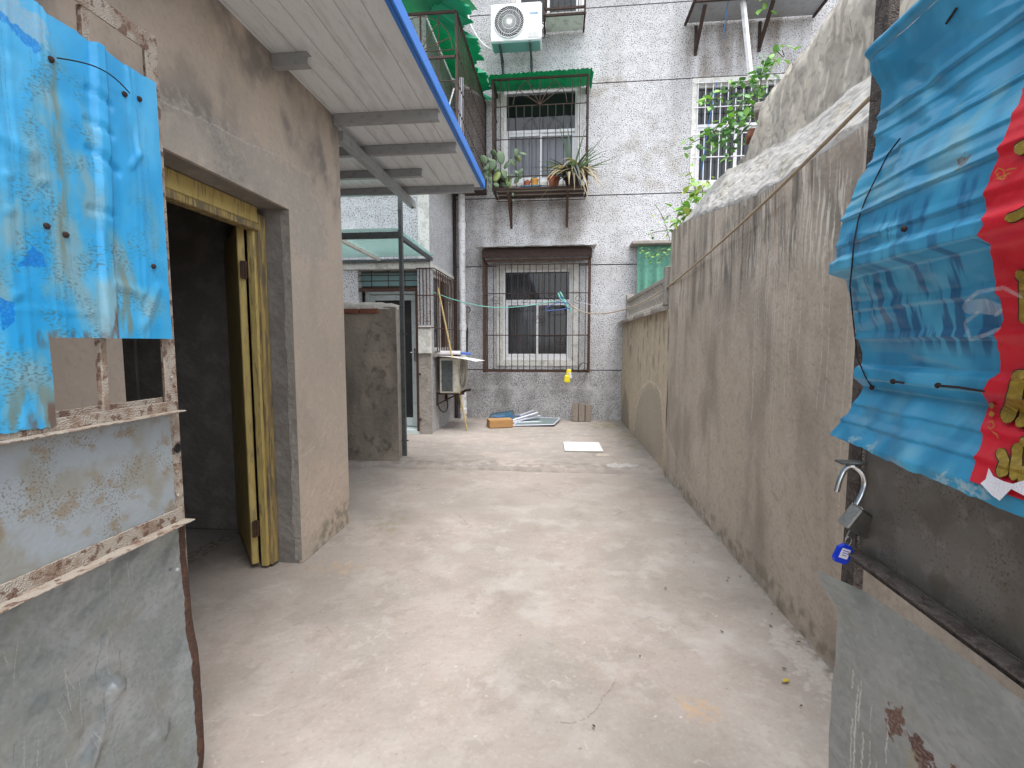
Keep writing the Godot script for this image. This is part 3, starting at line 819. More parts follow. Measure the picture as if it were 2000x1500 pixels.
# ---------------------------------------------------------------- setting
func build_ground() -> void:
	var st := S()
	quad(st, V(-150, -0.02, -150), V(150, -0.02, -150), V(150, -0.02, 150), V(-150, -0.02, 150), Vector3.UP)
	struct("ground", st, M.earth)
	st = S()
	var n := FastNoiseLite.new()
	n.seed = 5
	n.frequency = 0.7
	grid(st, 40, 56, func(u: float, v: float):
		var x := lerpf(-8.0, 1.4, u)
		var z := lerpf(-3.5, 5.28, v)
		return V(x, n.get_noise_2d(x, z) * 0.008, z),
		func(u: float, v: float): return Vector2((lerpf(-8.0, 1.4, u) + 2.2) / 3.6, lerpf(-3.5, 5.28, v) / 5.4))
	struct("yard_pavement", st, M.yard)
	# patio one low step up, its nose broken
	st = S()
	grid(st, 60, 40, func(u: float, v: float):
		var x := lerpf(-6.0, 1.4, u)
		var z := lerpf(5.16 + 0.035 * n.get_noise_1d(x * 3.0) + 0.02 * n.get_noise_1d(x * 14.0), 8.5, v * v if v < 0.15 else lerpf(0.0225, 1.0, (v - 0.15) / 0.85))
		var y := 0.06 + n.get_noise_2d(x + 30, z) * 0.006
		if v == 0.0:
			y = -0.02
			z -= 0.02
		elif v < 0.03:
			y -= 0.008
		return V(x, y, z),
		func(u: float, v: float):
			var z := lerpf(5.16, 8.5, v * v if v < 0.15 else lerpf(0.0225, 1.0, (v - 0.15) / 0.85))
			return Vector2((lerpf(-6.0, 1.4, u) + 2.2) / 3.6, (z - 5.16) / 3.34 - (0.025 if v == 0.0 else 0.0)))
	struct("patio_pavement", st, M.patio)

func build_house() -> void:
	var t := thing("single_storey_house", "low grey rendered house with dark doorway and blue edged metal roof", "house", V(-1.63, 0, 3.52))
	var xf := -1.63
	# wall with doorway, its own uv
	var st := S()
	var hole := [[1.65, 2.82, -0.5, 2.2]]
	holed(st, -3.2, 3.52, -0.05, 3.02, hole, func(a: float, b: float, d: float): return V(xf - d, b, a), 0.02)
	var arr := st.commit().surface_get_arrays(0)
	var uv: PackedVector2Array = arr[Mesh.ARRAY_TEX_UV]
	for i in uv.size():
		var p: Vector3 = arr[Mesh.ARRAY_VERTEX][i]
		uv[i] = Vector2(-p.z / 3.6, 1.0 - p.y / 3.1)
	arr[Mesh.ARRAY_TEX_UV] = uv
	var am := ArrayMesh.new()
	am.add_surface_from_arrays(Mesh.PRIMITIVE_TRIANGLES, arr)
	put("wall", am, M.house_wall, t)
	st = S()
	holed(st, -3.2, 3.518, -0.05, 3.015, [[1.652, 2.818, -0.5, 2.198]], func(a: float, b: float, d: float): return V(xf - 0.02 - d, b, a), 0.22)
	# end wall, back walls, inner ceiling: a closed room
	box(st, V(-7.5, -0.05, 3.28), V(-1.652, 3.015, 3.516))
	box(st, V(-7.5, -0.05, -3.2), V(-1.872, 3.015, -3.0))
	box(st, V(-7.5, -0.05, -3.0), V(-7.3, 3.015, 3.28))
	obj("inner_wall", st, M.reveal, t)
	st = S()
	box(st, V(-7.3, 2.92, -3.0), V(-1.872, 2.99, 3.28))
	box(st, V(-3.6, 0.03, 3.235), V(-3.1, 2.1, 3.262), 0.004)
	box(st, V(-7.28, 0.013, 3.262), V(-1.89, 0.11, 3.279), 0.004)
	obj("room_lining", st, M.reveal, t)
	# ragged skim coat strip on the reveal edge
	st = S()
	var n := FastNoiseLite.new()
	n.seed = 8
	n.frequency = 3.0
	for k in 40:
		var y0 := 0.02 + k * 0.0545
		var y1 := y0 + 0.0545
		var w0 := 0.05 + 0.016 * n.get_noise_1d(y0 * 2.0)
		var w1 := 0.05 + 0.016 * n.get_noise_1d(y1 * 2.0)
		quad(st, V(xf - 0.001, y0, 2.8165), V(xf - w0, y0, 2.8165), V(xf - w1, y1, 2.8165), V(xf - 0.001, y1, 2.8165), V(0, 0, -1))
	obj("reveal_skim", st, M.cement, t)
	# doorway frame and the opened leaf
	var dr := thing("wooden_door", "yellow painted wooden door frame with leaf opened into the dark room", "door", V(-1.82, 0, 2.4))
	st = S()
	box(st, V(-1.86, 0.015, 2.745), V(-1.78, 2.16, 2.815), 0.005)
	obj("jamb", st, M.yellow_worn, dr)
	st = S()
	box(st, V(-1.845, 0.015, 2.722), V(-1.80, 2.10, 2.7445), 0.004)
	obj("door_stop", st, M.yellow, dr)
	st = S()
	box(st, V(-1.86, 0.015, 1.655), V(-1.78, 2.16, 1.72), 0.005)
	obj("jamb", st, M.yellow_worn, dr)
	st = S()
	box(st, V(-1.86, 2.1, 1.722), V(-1.78, 2.196, 2.743), 0.005)
	obj("head", st, M.yellow, dr)
	st = S()
	box(st, V(-1.842, 2.06, 1.722), V(-1.775, 2.098, 2.743), 0.004)
	obj("head_rail", st, M.yellow_worn, dr)
	# leaf stands open at a right angle, its hinge stile towards us
	st = S()
	obox(st, V(-2.115, 1.06, 2.985), Basis(Vector3.UP, -atan2(0.60, 0.53)), Vector3(0.36, 1.03, 0.02), 0.004)
	var lf := obj("door_leaf", st, M.yellow, dr)
	for y in [1.83, 0.26]:
		st = S()
		box(st, V(-1.868, y - 0.05, 2.684), V(-1.862, y + 0.05, 2.72), 0.001)
		box(st, V(-1.861, y - 0.05, 2.705), V(-1.846, y + 0.05, 2.7215), 0.001)
		tube(st, [V(-1.86, y - 0.052, 2.7), V(-1.86, y + 0.052, 2.7)], 0.006, 8)
		obj("hinge", st, M.rust, dr)
	# roof: insulated panels laid side by side
	var rf: MeshInstance3D
	st = S()
	box(st, V(-7.8, 3.032, -3.4), V(-0.82, 3.085, 5.13))
	rf = obj("roof", st, M.soffit, t)
	var x := -0.83
	var k := 0
	while x > -2.9:
		st = S()
		box(st, V(x - 0.1275, 3.022, -1.58), V(x, 3.0305, 5.125), 0.0035)
		obj("soffit_panel", st, M.soffit, rf)
		x -= 0.131
		k += 1
	st = S()
	box(st, V(-7.7, 3.022, -3.3), V(x - 0.01, 3.03, 5.125))
	obj("soffit_sheet", st, M.soffit, rf)
	st = S()
	box(st, V(-0.818, 3.01, -1.6), V(-0.8, 3.095, 5.15), 0.004)
	box(st, V(-0.84, 3.008, -1.6), V(-0.8185, 3.013, 5.15), 0.001)
	obj("fascia", st, M.fascia, rf)
	st = S()
	box(st, V(-5.3, 3.0, 5.1305), V(-0.82, 3.09, 5.142), 0.002)
	obj("end_trim", st, M.steel, rf)
	for p in [[2.7, -1.64, -1.42, 0.0], [3.42, -1.62, -0.86, 0.0], [3.98, -1.95, -0.86, 1.0], [4.52, -2.6, -1.3, 0.0], [5.03, -2.6, -0.9, 1.0]]:
		st = S()
		box(st, V(p[1], 2.951, p[0]), V(p[2], 3.0205, p[0] + 0.004), 0.001)
		box(st, V(p[1], 2.951, p[0] + 0.0042), V(p[2], 2.955, p[0] + 0.05), 0.001)
		box(st, V(p[1], 3.0165, p[0] + 0.0042), V(p[2], 3.0205, p[0] + 0.05), 0.001)
		var o := obj("purlin", st, M.steel, rf)
		st = S()
		if p[3] > 0.5:
			var m: float = lerpf(p[1], p[2], 0.35)
			box(st, V(m, 2.944, p[0] - 0.006), V(m + 0.5, 3.0195, p[0] - 0.001), 0.001)
			obj("splice_plate", st, M.steel, o)
	st = S()
	box(st, V(-1.655, 2.872, 3.521), V(-1.595, 2.9495, 5.3), 0.003)
	obj("beam", st, M.steel, rf)
	st = S()
	tube(st, [V(-1.62, 2.86, 5.25), V(-1.62, 2.872, 5.25)], 0.01, 6)
	obj("bolt", st, M.bolt, rf)

func build_low_wall() -> void:
	var t := thing("yard_wall", "short stained cement wall with exposed bricks under its cap beside steel post", "wall", V(-2.6, 0, 5.3))
	var st := S()
	var n := FastNoiseLite.new()
	n.seed = 17
	n.frequency = 1.8
	grid(st, 30, 36, func(u: float, v: float):
		var x := lerpf(-3.4, -1.815, u)
		var y := lerpf(-0.03, 1.80, v)
		return V(x - (0.02 * pow(v, 8.0) if u == 1.0 else 0.0), y, 5.22 + 0.012 * n.get_noise_2d(x, y)),
		func(u: float, v: float): return Vector2((lerpf(-3.4, -1.815, u) + 3.4) / 1.6, 1.0 - lerpf(0, 1.8, v) / 1.9))
	obj("face", st, M.yard_low_wall, t)
	st = S()
	box(st, V(-3.4, -0.03, 5.235), V(-1.817, 1.80, 5.44), 0.006)
	obj("core", st, M.cement, t)
	for k in 4:
		st = S()
		var x0 := -2.9 + k * 0.225
		box(st, V(x0, 1.728, 5.19), V(x0 + 0.213, 1.782, 5.232), 0.006)
		obj("brick", st, M.brick, t)
	st = S()
	grid(st, 30, 6, func(u: float, v: float):
		var x := lerpf(-3.4, -1.80, u)
		var a := PI * v
		var e := 1.0 - pow(u, 14.0) * 0.5
		return V(x, 1.775 + (0.085 + 0.02 * n.get_noise_1d(x * 4.0)) * sin(a) * e, 5.325 - cos(a) * 0.13 * e + 0.02 * n.get_noise_2d(x * 3.0, v * 3.0)), func(u: float, v: float): return Vector2(u, v))
	obj("mortar_cap", st, M.mortar, t)
	# foot of cement round the post
	st = S()
	grid(st, 14, 6, func(u: float, v: float):
		var a := TAU * u
		var r := lerpf(0.17, 0.0, v) * (1.0 + 0.25 * n.get_noise_2d(cos(a) * 2.0, sin(a) * 2.0))
		return V(-1.79 + r * cos(a), 0.02 + 0.075 * sin(v * PI * 0.5), 5.33 + r * sin(a) * 0.9), func(u: float, v: float): return Vector2(u, v))
	var p := thing("steel_post", "slim grey square steel post holding the roof and glazed canopy", "post", V(-1.785, 0.06, 5.37))
	obj("cement_foot", st, M.cement, p)
	st = S()
	box(st, V(-1.815, 0.04, 5.34), V(-1.771, 3.018, 5.384), 0.003)
	obj("shaft", st, M.dark_steel, p)
	for y in [0.28, 1.5]:
		st = S()
		bar(st, V(-1.83, y, 5.332), V(-1.735, y, 5.332), 0.012, 0.012)
		obj("clamp", st, M.dark_steel, p)

func build_canopy() -> void:
	var t := thing("glazed_canopy", "aqua corrugated plastic canopy over the apartment entrance", "canopy", V(-2.3, 2.6, 6.2))
	var st := S()
	grid(st, 6, 120, func(u: float, v: float):
		var z := lerpf(5.30, 6.82, v)
		return V(lerpf(-3.4, -1.80, u), 2.665 - 0.03 * v + 0.011 * sin(v * 1.52 / 0.076 * TAU), z), func(u: float, v: float): return Vector2(u, v))
	obj("corrugated_sheet", st, M.aqua_sheet, t)
	st = S()
	bar(st, V(-3.4, 2.605, 5.355), V(-1.818, 2.605, 5.355), 0.03, 0.07)
	obj("front_beam", st, M.dark_steel, t)
	st = S()
	bar(st, V(-1.85, 2.62, 5.41), V(-1.85, 2.592, 6.855), 0.045, 0.045)
	obj("side_beam", st, M.dark_steel, t)
	st = S()
	bar(st, V(-2.6, 2.62, 5.41), V(-2.6, 2.592, 6.855), 0.04, 0.04)
	obj("rafter", st, M.trim, t)
	st = S()
	bar(st, V(-3.4, 2.575, 6.83), V(-1.88, 2.575, 6.83), 0.05, 0.04)
	obj("wall_beam", st, M.dark_steel, t)

func window_part(b: Node, x0: float, x1: float, y0: float, y1: float, zf: float, transom: float, mull := true, trim := 0.1) -> void:
	# reveal and painted surround, frame, panes
	var st := S()
	var z0 := zf - 0.014
	for r in [[x0 - trim, x1 + trim, y1 - 0.01, y1 + trim], [x0 - trim, x1 + trim, y0 - trim, y0 + 0.01], [x0 - trim, x0 + 0.01, y0 + 0.012, y1 - 0.012], [x1 - 0.01, x1 + trim, y0 + 0.012, y1 - 0.012]]:
		box(st, V(r[0], r[2], z0), V(r[1], r[3], z0 + 0.16), 0.004)
	var w := obj("window", st, M.trim, b)
	var fz := zf + 0.05
	st = S()
	for r in [[x0, x1, y1 - 0.05, y1], [x0, x1, y0, y0 + 0.05], [x0, x0 + 0.05, y0 + 0.05, y1 - 0.05], [x1 - 0.05, x1, y0 + 0.05, y1 - 0.05]]:
		box(st, V(r[0], r[2], fz), V(r[1], r[3], fz + 0.06), 0.004)
	if transom > 0: box(st, V(x0 + 0.051, transom - 0.025, fz + 0.002), V(x1 - 0.051, transom + 0.025, fz + 0.058), 0.004)
	obj("frame", st, M.white_pvc, w)
	var ty := transom - 0.026 if transom > 0 else y1 - 0.051
	var xm := (x0 + x1) * 0.5
	if mull:
		for s in [[x0 + 0.051, xm + 0.02, 0.012], [xm - 0.02, x1 - 0.051, 0.034]]:
			st = S()
			var a: float = s[0]; var c: float = s[1]; var z: float = fz + s[2]
			for r in [[a, c, ty - 0.045, ty], [a, c, y0 + 0.051, y0 + 0.11], [a, a + 0.042, y0 + 0.11, ty - 0.045], [c - 0.042, c, y0 + 0.11, ty - 0.045]]:
				box(st, V(r[0], r[2], z), V(r[1], r[3], z + 0.02), 0.003)
			obj("sash", st, M.white_pvc, w)
			st = S()
			quad(st, V(a + 0.04, y0 + 0.108, z + 0.01), V(c - 0.04, y0 + 0.108, z + 0.01), V(c - 0.04, ty - 0.043, z + 0.01), V(a + 0.04, ty - 0.043, z + 0.01), V(0, 0, -1))
			obj("pane", st, M.pane, w)
	else:
		st = S()
		quad(st, V(x0 + 0.05, y0 + 0.05, fz + 0.03), V(x1 - 0.05, y0 + 0.05, fz + 0.03), V(x1 - 0.05, ty, fz + 0.03), V(x0 + 0.05, ty, fz + 0.03), V(0, 0, -1))
		obj("pane", st, M.pane, w)
	if transom > 0:
		st = S()
		quad(st, V(x0 + 0.05, transom + 0.024, fz + 0.03), V(x1 - 0.05, transom + 0.024, fz + 0.03), V(x1 - 0.05, y1 - 0.049, fz + 0.03), V(x0 + 0.05, y1 - 0.049, fz + 0.03), V(0, 0, -1))
		obj("pane", st, M.pane, w)
	room_behind(b, x0 - 0.05, x1 + 0.05, y0 - 0.05, y1 + 0.05, zf + 0.147)

func room_behind(b: Node, x0: float, x1: float, y0: float, y1: float, z: float, d := 1.6) -> void:
	var st := S()
	x0 -= 0.7; x1 += 0.7; y0 -= 0.6; y1 += 0.4
	var z1 := z + d
	z += 0.01
	quad(st, V(x0, y0, z1), V(x1, y0, z1), V(x1, y1, z1), V(x0, y1, z1), V(0, 0, -1))
	quad(st, V(x0, y0, z), V(x0, y1, z), V(x0, y1, z1), V(x0, y0, z1), V(1, 0, 0))
	quad(st, V(x1, y0, z), V(x1, y1, z), V(x1, y1, z1), V(x1, y0, z1), V(-1, 0, 0))
	quad(st, V(x0, y0, z), V(x1, y0, z), V(x1, y0, z1), V(x0, y0, z1), V(0, 1, 0))
	quad(st, V(x0, y1, z), V(x1, y1, z), V(x1, y1, z1), V(x0, y1, z1), V(0, -1, 0))
	obj("room", st, M.room, b)

func build_apartment() -> void:
	var zf := 8.45
	var b := thing("apartment_building", "tall grey pebble-dashed apartment block with barred windows and side wing", "building", V(0, 0, zf))
	var holes := [[-1.02, 0.19, 1.10, 2.68], [-1.0, 0.26, 4.12, 5.66], [-0.8, 0.3, 6.62, 8.2], [2.16, 3.5, 3.98, 5.6]]
	var joints := [-0.03, 0.93, 2.73, 3.88, 5.68, 6.86, 8.6, 10.4, 12.6]
	for k in joints.size() - 1:
		var st := S()
		holed(st, -1.88, 11.0, joints[k] + (0.009 if k > 0 else 0.0), joints[k + 1] - 0.009, holes, func(a: float, y: float, d: float): return V(a, y, zf + d), 0.02)
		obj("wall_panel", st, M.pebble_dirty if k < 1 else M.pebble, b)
	var st := S()
	holed(st, -1.9, 11.0, -0.03, 12.6, holes, func(a: float, y: float, d: float): return V(a, y, zf + 0.0205 + d), 0.12)
	box(st, V(-9.0, 12.6, 6.7), V(11.2, 12.75, 16.0))
	box(st, V(11.002, -0.03, 8.5), V(11.2, 12.6, 16.0))
	box(st, V(-9.0, -0.03, 16.0), V(11.2, 12.6, 16.2))
	obj("wall_core", st, M.joint, b)
	window_part(b, -1.02, 0.19, 1.10, 2.68, zf, 2.13)
	window_part(b, -1.0, 0.26, 4.12, 5.66, zf, 4.98, true, 0.05)
	window_part(b, -0.8, 0.3, 6.62, 8.2, zf, 7.6, true, 0.06)
	window_part(b, 2.16, 3.5, 3.98, 5.6, zf, 4.95, true, 0.07)
	st = S()
	for k in 40:
		var xa := -0.99 + k * 0.031
		quad(st, V(xa, 4.15, 8.72 + 0.015 * (k % 2)), V(xa + 0.031, 4.15, 8.72 + 0.015 * ((k + 1) % 2)), V(xa + 0.031, 5.05, 8.72 + 0.015 * ((k + 1) % 2)), V(xa, 5.05, 8.72 + 0.015 * (k % 2)), V(0, 0, -1))
	obj("curtain_or_sky_sheen", st, M.curtain_or_sky_sheen, b)  # added pale pleats, imitating the sky's reflection in the lower panes
	st = S()
	for k in 20:
		var xa := -1.0 + k * 0.022
		quad(st, V(xa, 1.12, 8.74 + 0.02 * (k % 2)), V(xa + 0.022, 1.12, 8.74 + 0.02 * ((k + 1) % 2)), V(xa + 0.022, 2.66, 8.74 + 0.02 * ((k + 1) % 2)), V(xa, 2.66, 8.74 + 0.02 * (k % 2)), V(0, 0, -1))
	obj("curtain_or_sky_sheen", st, M.curtain_dark, b)
	# side wing
	var xs := -1.88
	var zw := 6.86
	st = S()
	holed(st, -8.9, xs, -0.03, 3.4, [[-2.95, -2.06, -1.0, 2.46], [-4.6, -3.3, 1.0, 2.4]], func(a: float, y: float, d: float): return V(a, y, zw + d), 0.14)
	obj("wing_front_wall", st, M.pebble, b)
	st = S()
	holed(st, -8.9, xs, 3.4, 12.6, [[-3.4, -2.02, 4.2, 5.4]], func(a: float, y: float, d: float): return V(a, y, zw + d), 0.14)
	obj("wing_front_wall", st, M.pebble, b)
	st = S()
	holed(st, zw + 0.141, zf - 0.001, -0.03, 12.6, [[7.06, 8.36, 1.28, 2.46], [7.06, 8.3, 4.2, 5.4]], func(a: float, y: float, d: float): return V(xs - d, y, a), 0.14)
	obj("wing_side_wall", st, M.pebble, b)
	# smooth render: corner pillar, band over the bars, and pale corner strip
	st = S()
	box(st, V(-2.058, -0.02, zw - 0.016), V(xs + 0.014, 1.245, zw - 0.001), 0.004)
	obj("pillar_render", st, M.cement, b)
	st = S()
	box(st, V(-2.05, 1.25, zw - 0.05), V(xs + 0.02, 1.64, zw - 0.001), 0.006)
	obj("meter_box", st, M.trim, b)
	st = S()
	box(st, V(-3.2, 2.462, zw - 0.02), V(xs + 0.018, 2.56, zw - 0.001), 0.004)
	box(st, V(xs + 0.001, 2.47, zw - 0.02), V(xs + 0.02, 2.56, zf - 0.02), 0.004)
	box(st, V(xs - 0.16, 2.565, zw - 0.006), V(xs + 0.006, 4.1, zw - 0.001), 0.002)
	obj("lintel_render", st, M.trim, b)
	st = S()
	box(st, V(xs + 0.001, 1.19, zw + 0.1), V(xs + 0.05, 1.26, zf - 0.02), 0.004)
	obj("sill", st, M.cement, b)
	# entrance: step of pale tile, frame, door leaf, transom panel
	st = S()
	box(st, V(-2.949, 0.0, zw + 0.005), V(-2.061, 0.12, 7.5), 0.006)
	obj("door_step", st, M.tile, b)
	st = S()
	box(st, V(-2.949, 0.0, 7.5), V(-2.061, 2.47, 7.54))
	box(st, V(-2.948, 2.44, zw + 0.14), V(-2.062, 2.459, 7.5))
	obj("lobby_wall", st, M.room, b)
	st = S()
	for r in [[-2.945, -2.885, 0.125, 2.2], [-2.13, -2.065, 0.125, 2.2], [-2.884, -2.131, 2.13, 2.2]]:
		box(st, V(r[0], r[2], 7.10), V(r[1], r[3], 7.17), 0.004)
	var door := obj("entrance_door", st, M.door_white, b)
	st = S()
	for r in [[-2.88, -2.80, 0.13, 2.12], [-2.24, -2.135, 0.13, 2.12], [-2.799, -2.241, 0.13, 0.26], [-2.799, -2.241, 2.04, 2.12]]:
		box(st, V(r[0], r[2], 7.12), V(r[1], r[3], 7.155), 0.004)
	obj("leaf", st, M.door_white, door)
	st = S()
	box(st, V(-2.8, 0.258, 7.132), V(-2.24, 2.042, 7.142))
	obj("pane", st, M.pane, door)
	st = S()
	box(st, V(-2.205, 1.12, 7.095), V(-2.175, 1.32, 7.119), 0.006)
	tube(st, [V(-2.19, 1.26, 7.095), V(-2.19, 1.26, 7.06), V(-2.25, 1.26, 7.055)], 0.008, 8)
	obj("handle", st, M.chrome, door)
	st = S()
	box(st, V(-2.948, 2.24, 7.0), V(-2.062, 2.43, 7.012), 0.002)
	obj("transom_panel", st, M.teal_panel, b)
	st = S()
	for y in [2.2, 2.3, 2.38]:
		tube(st, [V(-2.95, y, zw + 0.02), V(-2.055, y, zw + 0.02)], 0.007, 6)
	for x in [-2.75, -2.5, -2.25]:
		tube(st, [V(x, 2.2, zw + 0.02), V(x, 2.45, zw + 0.02)], 0.006, 6)
	obj("transom_grille", st, M.rust_dark, b)
	st = S()
	box(st, V(-2.1, 0.1, zw + 0.002), V(-2.064, 2.2, zw + 0.045), 0.003)
	box(st, V(-2.945, 2.15, zw + 0.002), V(-2.101, 2.19, zw + 0.045), 0.003)
	obj("gate_frame", st, M.rust, b)
	for y in [0.28, 0.95]:
		st = S()
		tube(st, [V(-2.04, y, zw - 0.035), V(-2.04, y, zw - 0.014)], 0.018, 8)
		obj("hinge_pin", st, M.rust, b)
	# window of the wing behind the side bars
	st = S()
	for r in [[7.06, 7.11, 1.28, 2.46], [8.31, 8.36, 1.28, 2.46], [7.66, 7.71, 1.33, 2.41], [7.111, 8.309, 1.28, 1.33], [7.111, 8.309, 2.41, 2.46]]:
		box(st, V(xs - 0.1, r[2], r[0]), V(xs - 0.05, r[3], r[1]), 0.004)
	var sw := obj("side_window", st, M.trim, b)
	st = S()
	quad(st, V(xs - 0.075, 1.3, 7.08), V(xs - 0.075, 1.3, 8.34), V(xs - 0.075, 2.44, 8.34), V(xs - 0.075, 2.44, 7.08), V(1, 0, 0))
	obj("pane", st, M.pane, sw)
	# enclosed balcony upstairs
	st = S()
	for r in [[-3.4, -3.34], [-2.74, -2.68], [-2.08, -2.02]]:
		box(st, V(r[0], 4.2, zw + 0.02), V(r[1], 5.4, zw + 0.08), 0.004)
	for r in [[4.2, 4.27], [5.33, 5.4]]:
		box(st, V(-3.339, r[0], zw + 0.022), V(-2.081, r[1], zw + 0.078), 0.004)
	var bw := obj("balcony_window", st, M.teal_panel, b)
	st = S()
	quad(st, V(-3.4, 4.2, zw + 0.05), V(-2.02, 4.2, zw + 0.05), V(-2.02, 5.4, zw + 0.05), V(-3.4, 5.4, zw + 0.05), V(0, 0, -1))
	obj("pane", st, M.pane, bw)
	st = S()
	for r in [[7.06, 7.12], [7.65, 7.71], [8.24, 8.3]]:
		box(st, V(xs - 0.08, 4.2, r[0]), V(xs - 0.02, 5.4, r[1]), 0.004)
	for r in [[4.2, 4.27], [5.33, 5.4]]:
		box(st, V(xs - 0.078, r[0], 7.121), V(xs - 0.022, r[1], 8.239), 0.004)
	bw = obj("balcony_window", st, M.trim, b)
	st = S()
	quad(st, V(xs - 0.05, 4.2, 7.06), V(xs - 0.05, 4.2, 8.3), V(xs - 0.05, 5.4, 8.3), V(xs - 0.05, 5.4, 7.06), V(1, 0, 0))
	obj("pane", st, M.pane, bw)
	# wing interior lining, keeps daylight out
	st = S()
	box(st, V(-8.8, -0.03, 9.9), V(-1.95, 12.5, 10.0))
	box(st, V(-4.9, 3.3, 7.01), V(-2.03, 3.39, 9.9))
	box(st, V(-5.0, -0.03, 7.55), V(-4.9, 12.5, 9.9))
	box(st, V(-4.9, 5.7, 7.01), V(-2.03, 5.8, 9.9))
	obj("wing_lining", st, M.room, b)

func build_right_walls() -> void:
	var n := FastNoiseLite.new()
	n.seed = 31
	n.frequency = 1.4
	var fx := func(z: float) -> float: return 1.225 - 0.0245 * z
	var ty := func(z: float) -> float: return 2.25 + 0.27 * smoothstep(2.6, 5.1, z)
	var t := thing("boundary_wall", "tall streaked cement boundary wall with pale lime runs along the yard", "wall", V(1.2, 0, 2.6))
	var st := S()
	grid(st, 90, 46, func(u: float, v: float):
		var z := lerpf(0.1, 5.1, u)
		var y := lerpf(-0.03, ty.call(z), v)
		return V(fx.call(z) + 0.012 * n.get_noise_2d(z, y) + 0.004 * n.get_noise_2d(z * 6.0, y * 6.0), y, z),
		func(u: float, v: float):
			var z := lerpf(0.1, 5.1, u)
			return Vector2(z / 5.2, 1.0 - lerpf(-0.03, ty.call(z), v) / 2.6))
	obj("face", st, M.right_wall, t)
	st = S()
	grid(st, 160, 4, func(u: float, v: float):
		var z := lerpf(0.1, 5.1, u)
		var r := 0.03 + 0.025 * n.get_noise_1d(z * 5.0) + 0.012 * n.get_noise_1d(z * 23.0)
		return V(fx.call(z) + 0.01 - r * (1.0 - v) , -0.012 + (0.02 + r * 0.9) * v * v, z), func(u: float, v: float): return Vector2(u * 5.0, v))
	obj("cement_fillet", st, M.cement, t)
	# far end, rounded and broken
	st = S()
	grid(st, 10, 30, func(u: float, v: float):
		var y := lerpf(-0.03, 2.51, v)
		var a := u * PI * 0.5
		return V(fx.call(5.1) + 0.012 * n.get_noise_2d(5.1, y) + 0.004 * n.get_noise_2d(30.6, y * 6.0) + 0.05 * (1.0 - cos(a)) + 0.2 * u * u, y - 0.06 * u * u * v, 5.1 + 0.05 * sin(a) + 0.01 * n.get_noise_2d(y * 3.0, u)), func(u: float, v: float): return Vector2(0.98 + 0.02 * u, 1.0 - lerpf(0, 2.5, v) / 2.6))
	obj("end_face", st, M.right_wall, t)
	st = S()
	box(st, V(1.26, -0.03, 0.1), V(1.46, 2.16, 5.08))
	obj("core", st, M.cement, t)
	# mortar flashing that leans back to the upper wall
	st = S()
	grid(st, 120, 12, func(u: float, v: float):
		var z := lerpf(0.1, 5.12, u)
		var far := smoothstep(4.2, 5.1, z)
		var y: float = ty.call(z) - 0.012 + (0.36 - 0.2 * far) * v + 0.03 * n.get_noise_2d(z * 2.0, v * 1.0)
		var x: float = fx.call(z) - 0.004 + (0.2 if v > 0.0 else 0.21) * pow(v, 1.1) + 0.03 * n.get_noise_2d(z * 2.0 + 9.0, v * 2.0) * v + 0.008 * n.get_noise_2d(z * 11.0, v * 3.0)
		return V(x if v > 0.0 else fx.call(z) + 0.03, y if v > 0.0 else ty.call(z) - 0.02, z),
		func(u: float, v: float): return Vector2(u, 0.52 + 0.46 * (1.0 - v)))
	obj("mortar_flashing", st, M.upper_wall, t)
	st = S()
	box(st, V(1.38, 2.16, 0.1), V(1.5, 2.45, 4.7))
	obj("ledge", st, M.mortar, t)
	# upper wall set back, with a broken end
	var up := thing("broken_upper_wall", "rough grey plastered upper wall with ragged broken end above the flashing", "wall", V(1.5, 2.4, 2.3))
	st = S()
	var top := func(z: float) -> float: return 3.3 - 0.06 * absf(n.get_noise_1d(z * 5.0)) - 0.12 * smoothstep(2.0, 3.6, z) - 0.6 * smoothstep(3.65, 4.45, z) + 0.03 * n.get_noise_1d(z * 30.0)
	grid(st, 110, 22, func(u: float, v: float):
		var z := lerpf(0.1, 4.4, u)
		var y := lerpf(2.36, top.call(z), v)
		return V(1.4 + 0.04 * n.get_noise_2d(z * 2.0, y * 1.2) + 0.012 * n.get_noise_2d(z * 8.0, y * 4.0) + 0.06 * pow(v, 10.0), y, z), func(u: float, v: float): return Vector2(u, 0.5 - 0.48 * v))
	obj("face", st, M.upper_wall, up)
	st = S()
	grid(st, 110, 4, func(u: float, v: float):
		var z := lerpf(0.1, 4.4, u)
		return V(1.42 + 0.05 + 0.18 * v, top.call(z) - 0.015 * v - 0.4 * floorf(v), z), func(u: float, v: float): return Vector2(u * 4.0, v))
	obj("top", st, M.cement, up)
	for k in 5:
		st = S()
		var zz := 3.78 + k * 0.13
		obox(st, V(1.5, top.call(zz) - 0.06, zz + 0.03), Basis(Vector3(0.2, 1, 0.1).normalized(), 0.2 * k - 0.4), Vector3(0.11, 0.035, 0.07), 0.012)
		obj("brick", st, M.brick if k % 2 else M.cement, up)
	st = S()
	for k in 3:
		obox(st, V(1.22 + 0.05 * k, 2.52 + 0.05 * k, 4.78 - 0.13 * k), Basis(Vector3(0.3, 1, 0.2).normalized(), 0.5 * k), Vector3(0.06, 0.05, 0.09), 0.015)
	obj("rubble", st, M.cement, up)
	# low far part with lattice of balusters
	var lw := thing("garden_wall", "low yellowish stained wall topped by a concrete baluster lattice", "wall", V(1.08, 0, 6.8))
	st = S()
	grid(st, 50, 26, func(u: float, v: float):
		var z := lerpf(5.08, 8.46, u)
		var y := lerpf(-0.03, 1.75, v)
		return V(1.098 - 0.013 * (z - 5.1) + 0.008 * n.get_noise_2d(z * 1.6, y), y, z), func(u: float, v: float): return Vector2(u, 1.0 - lerpf(0, 1.75, v) / 1.8))
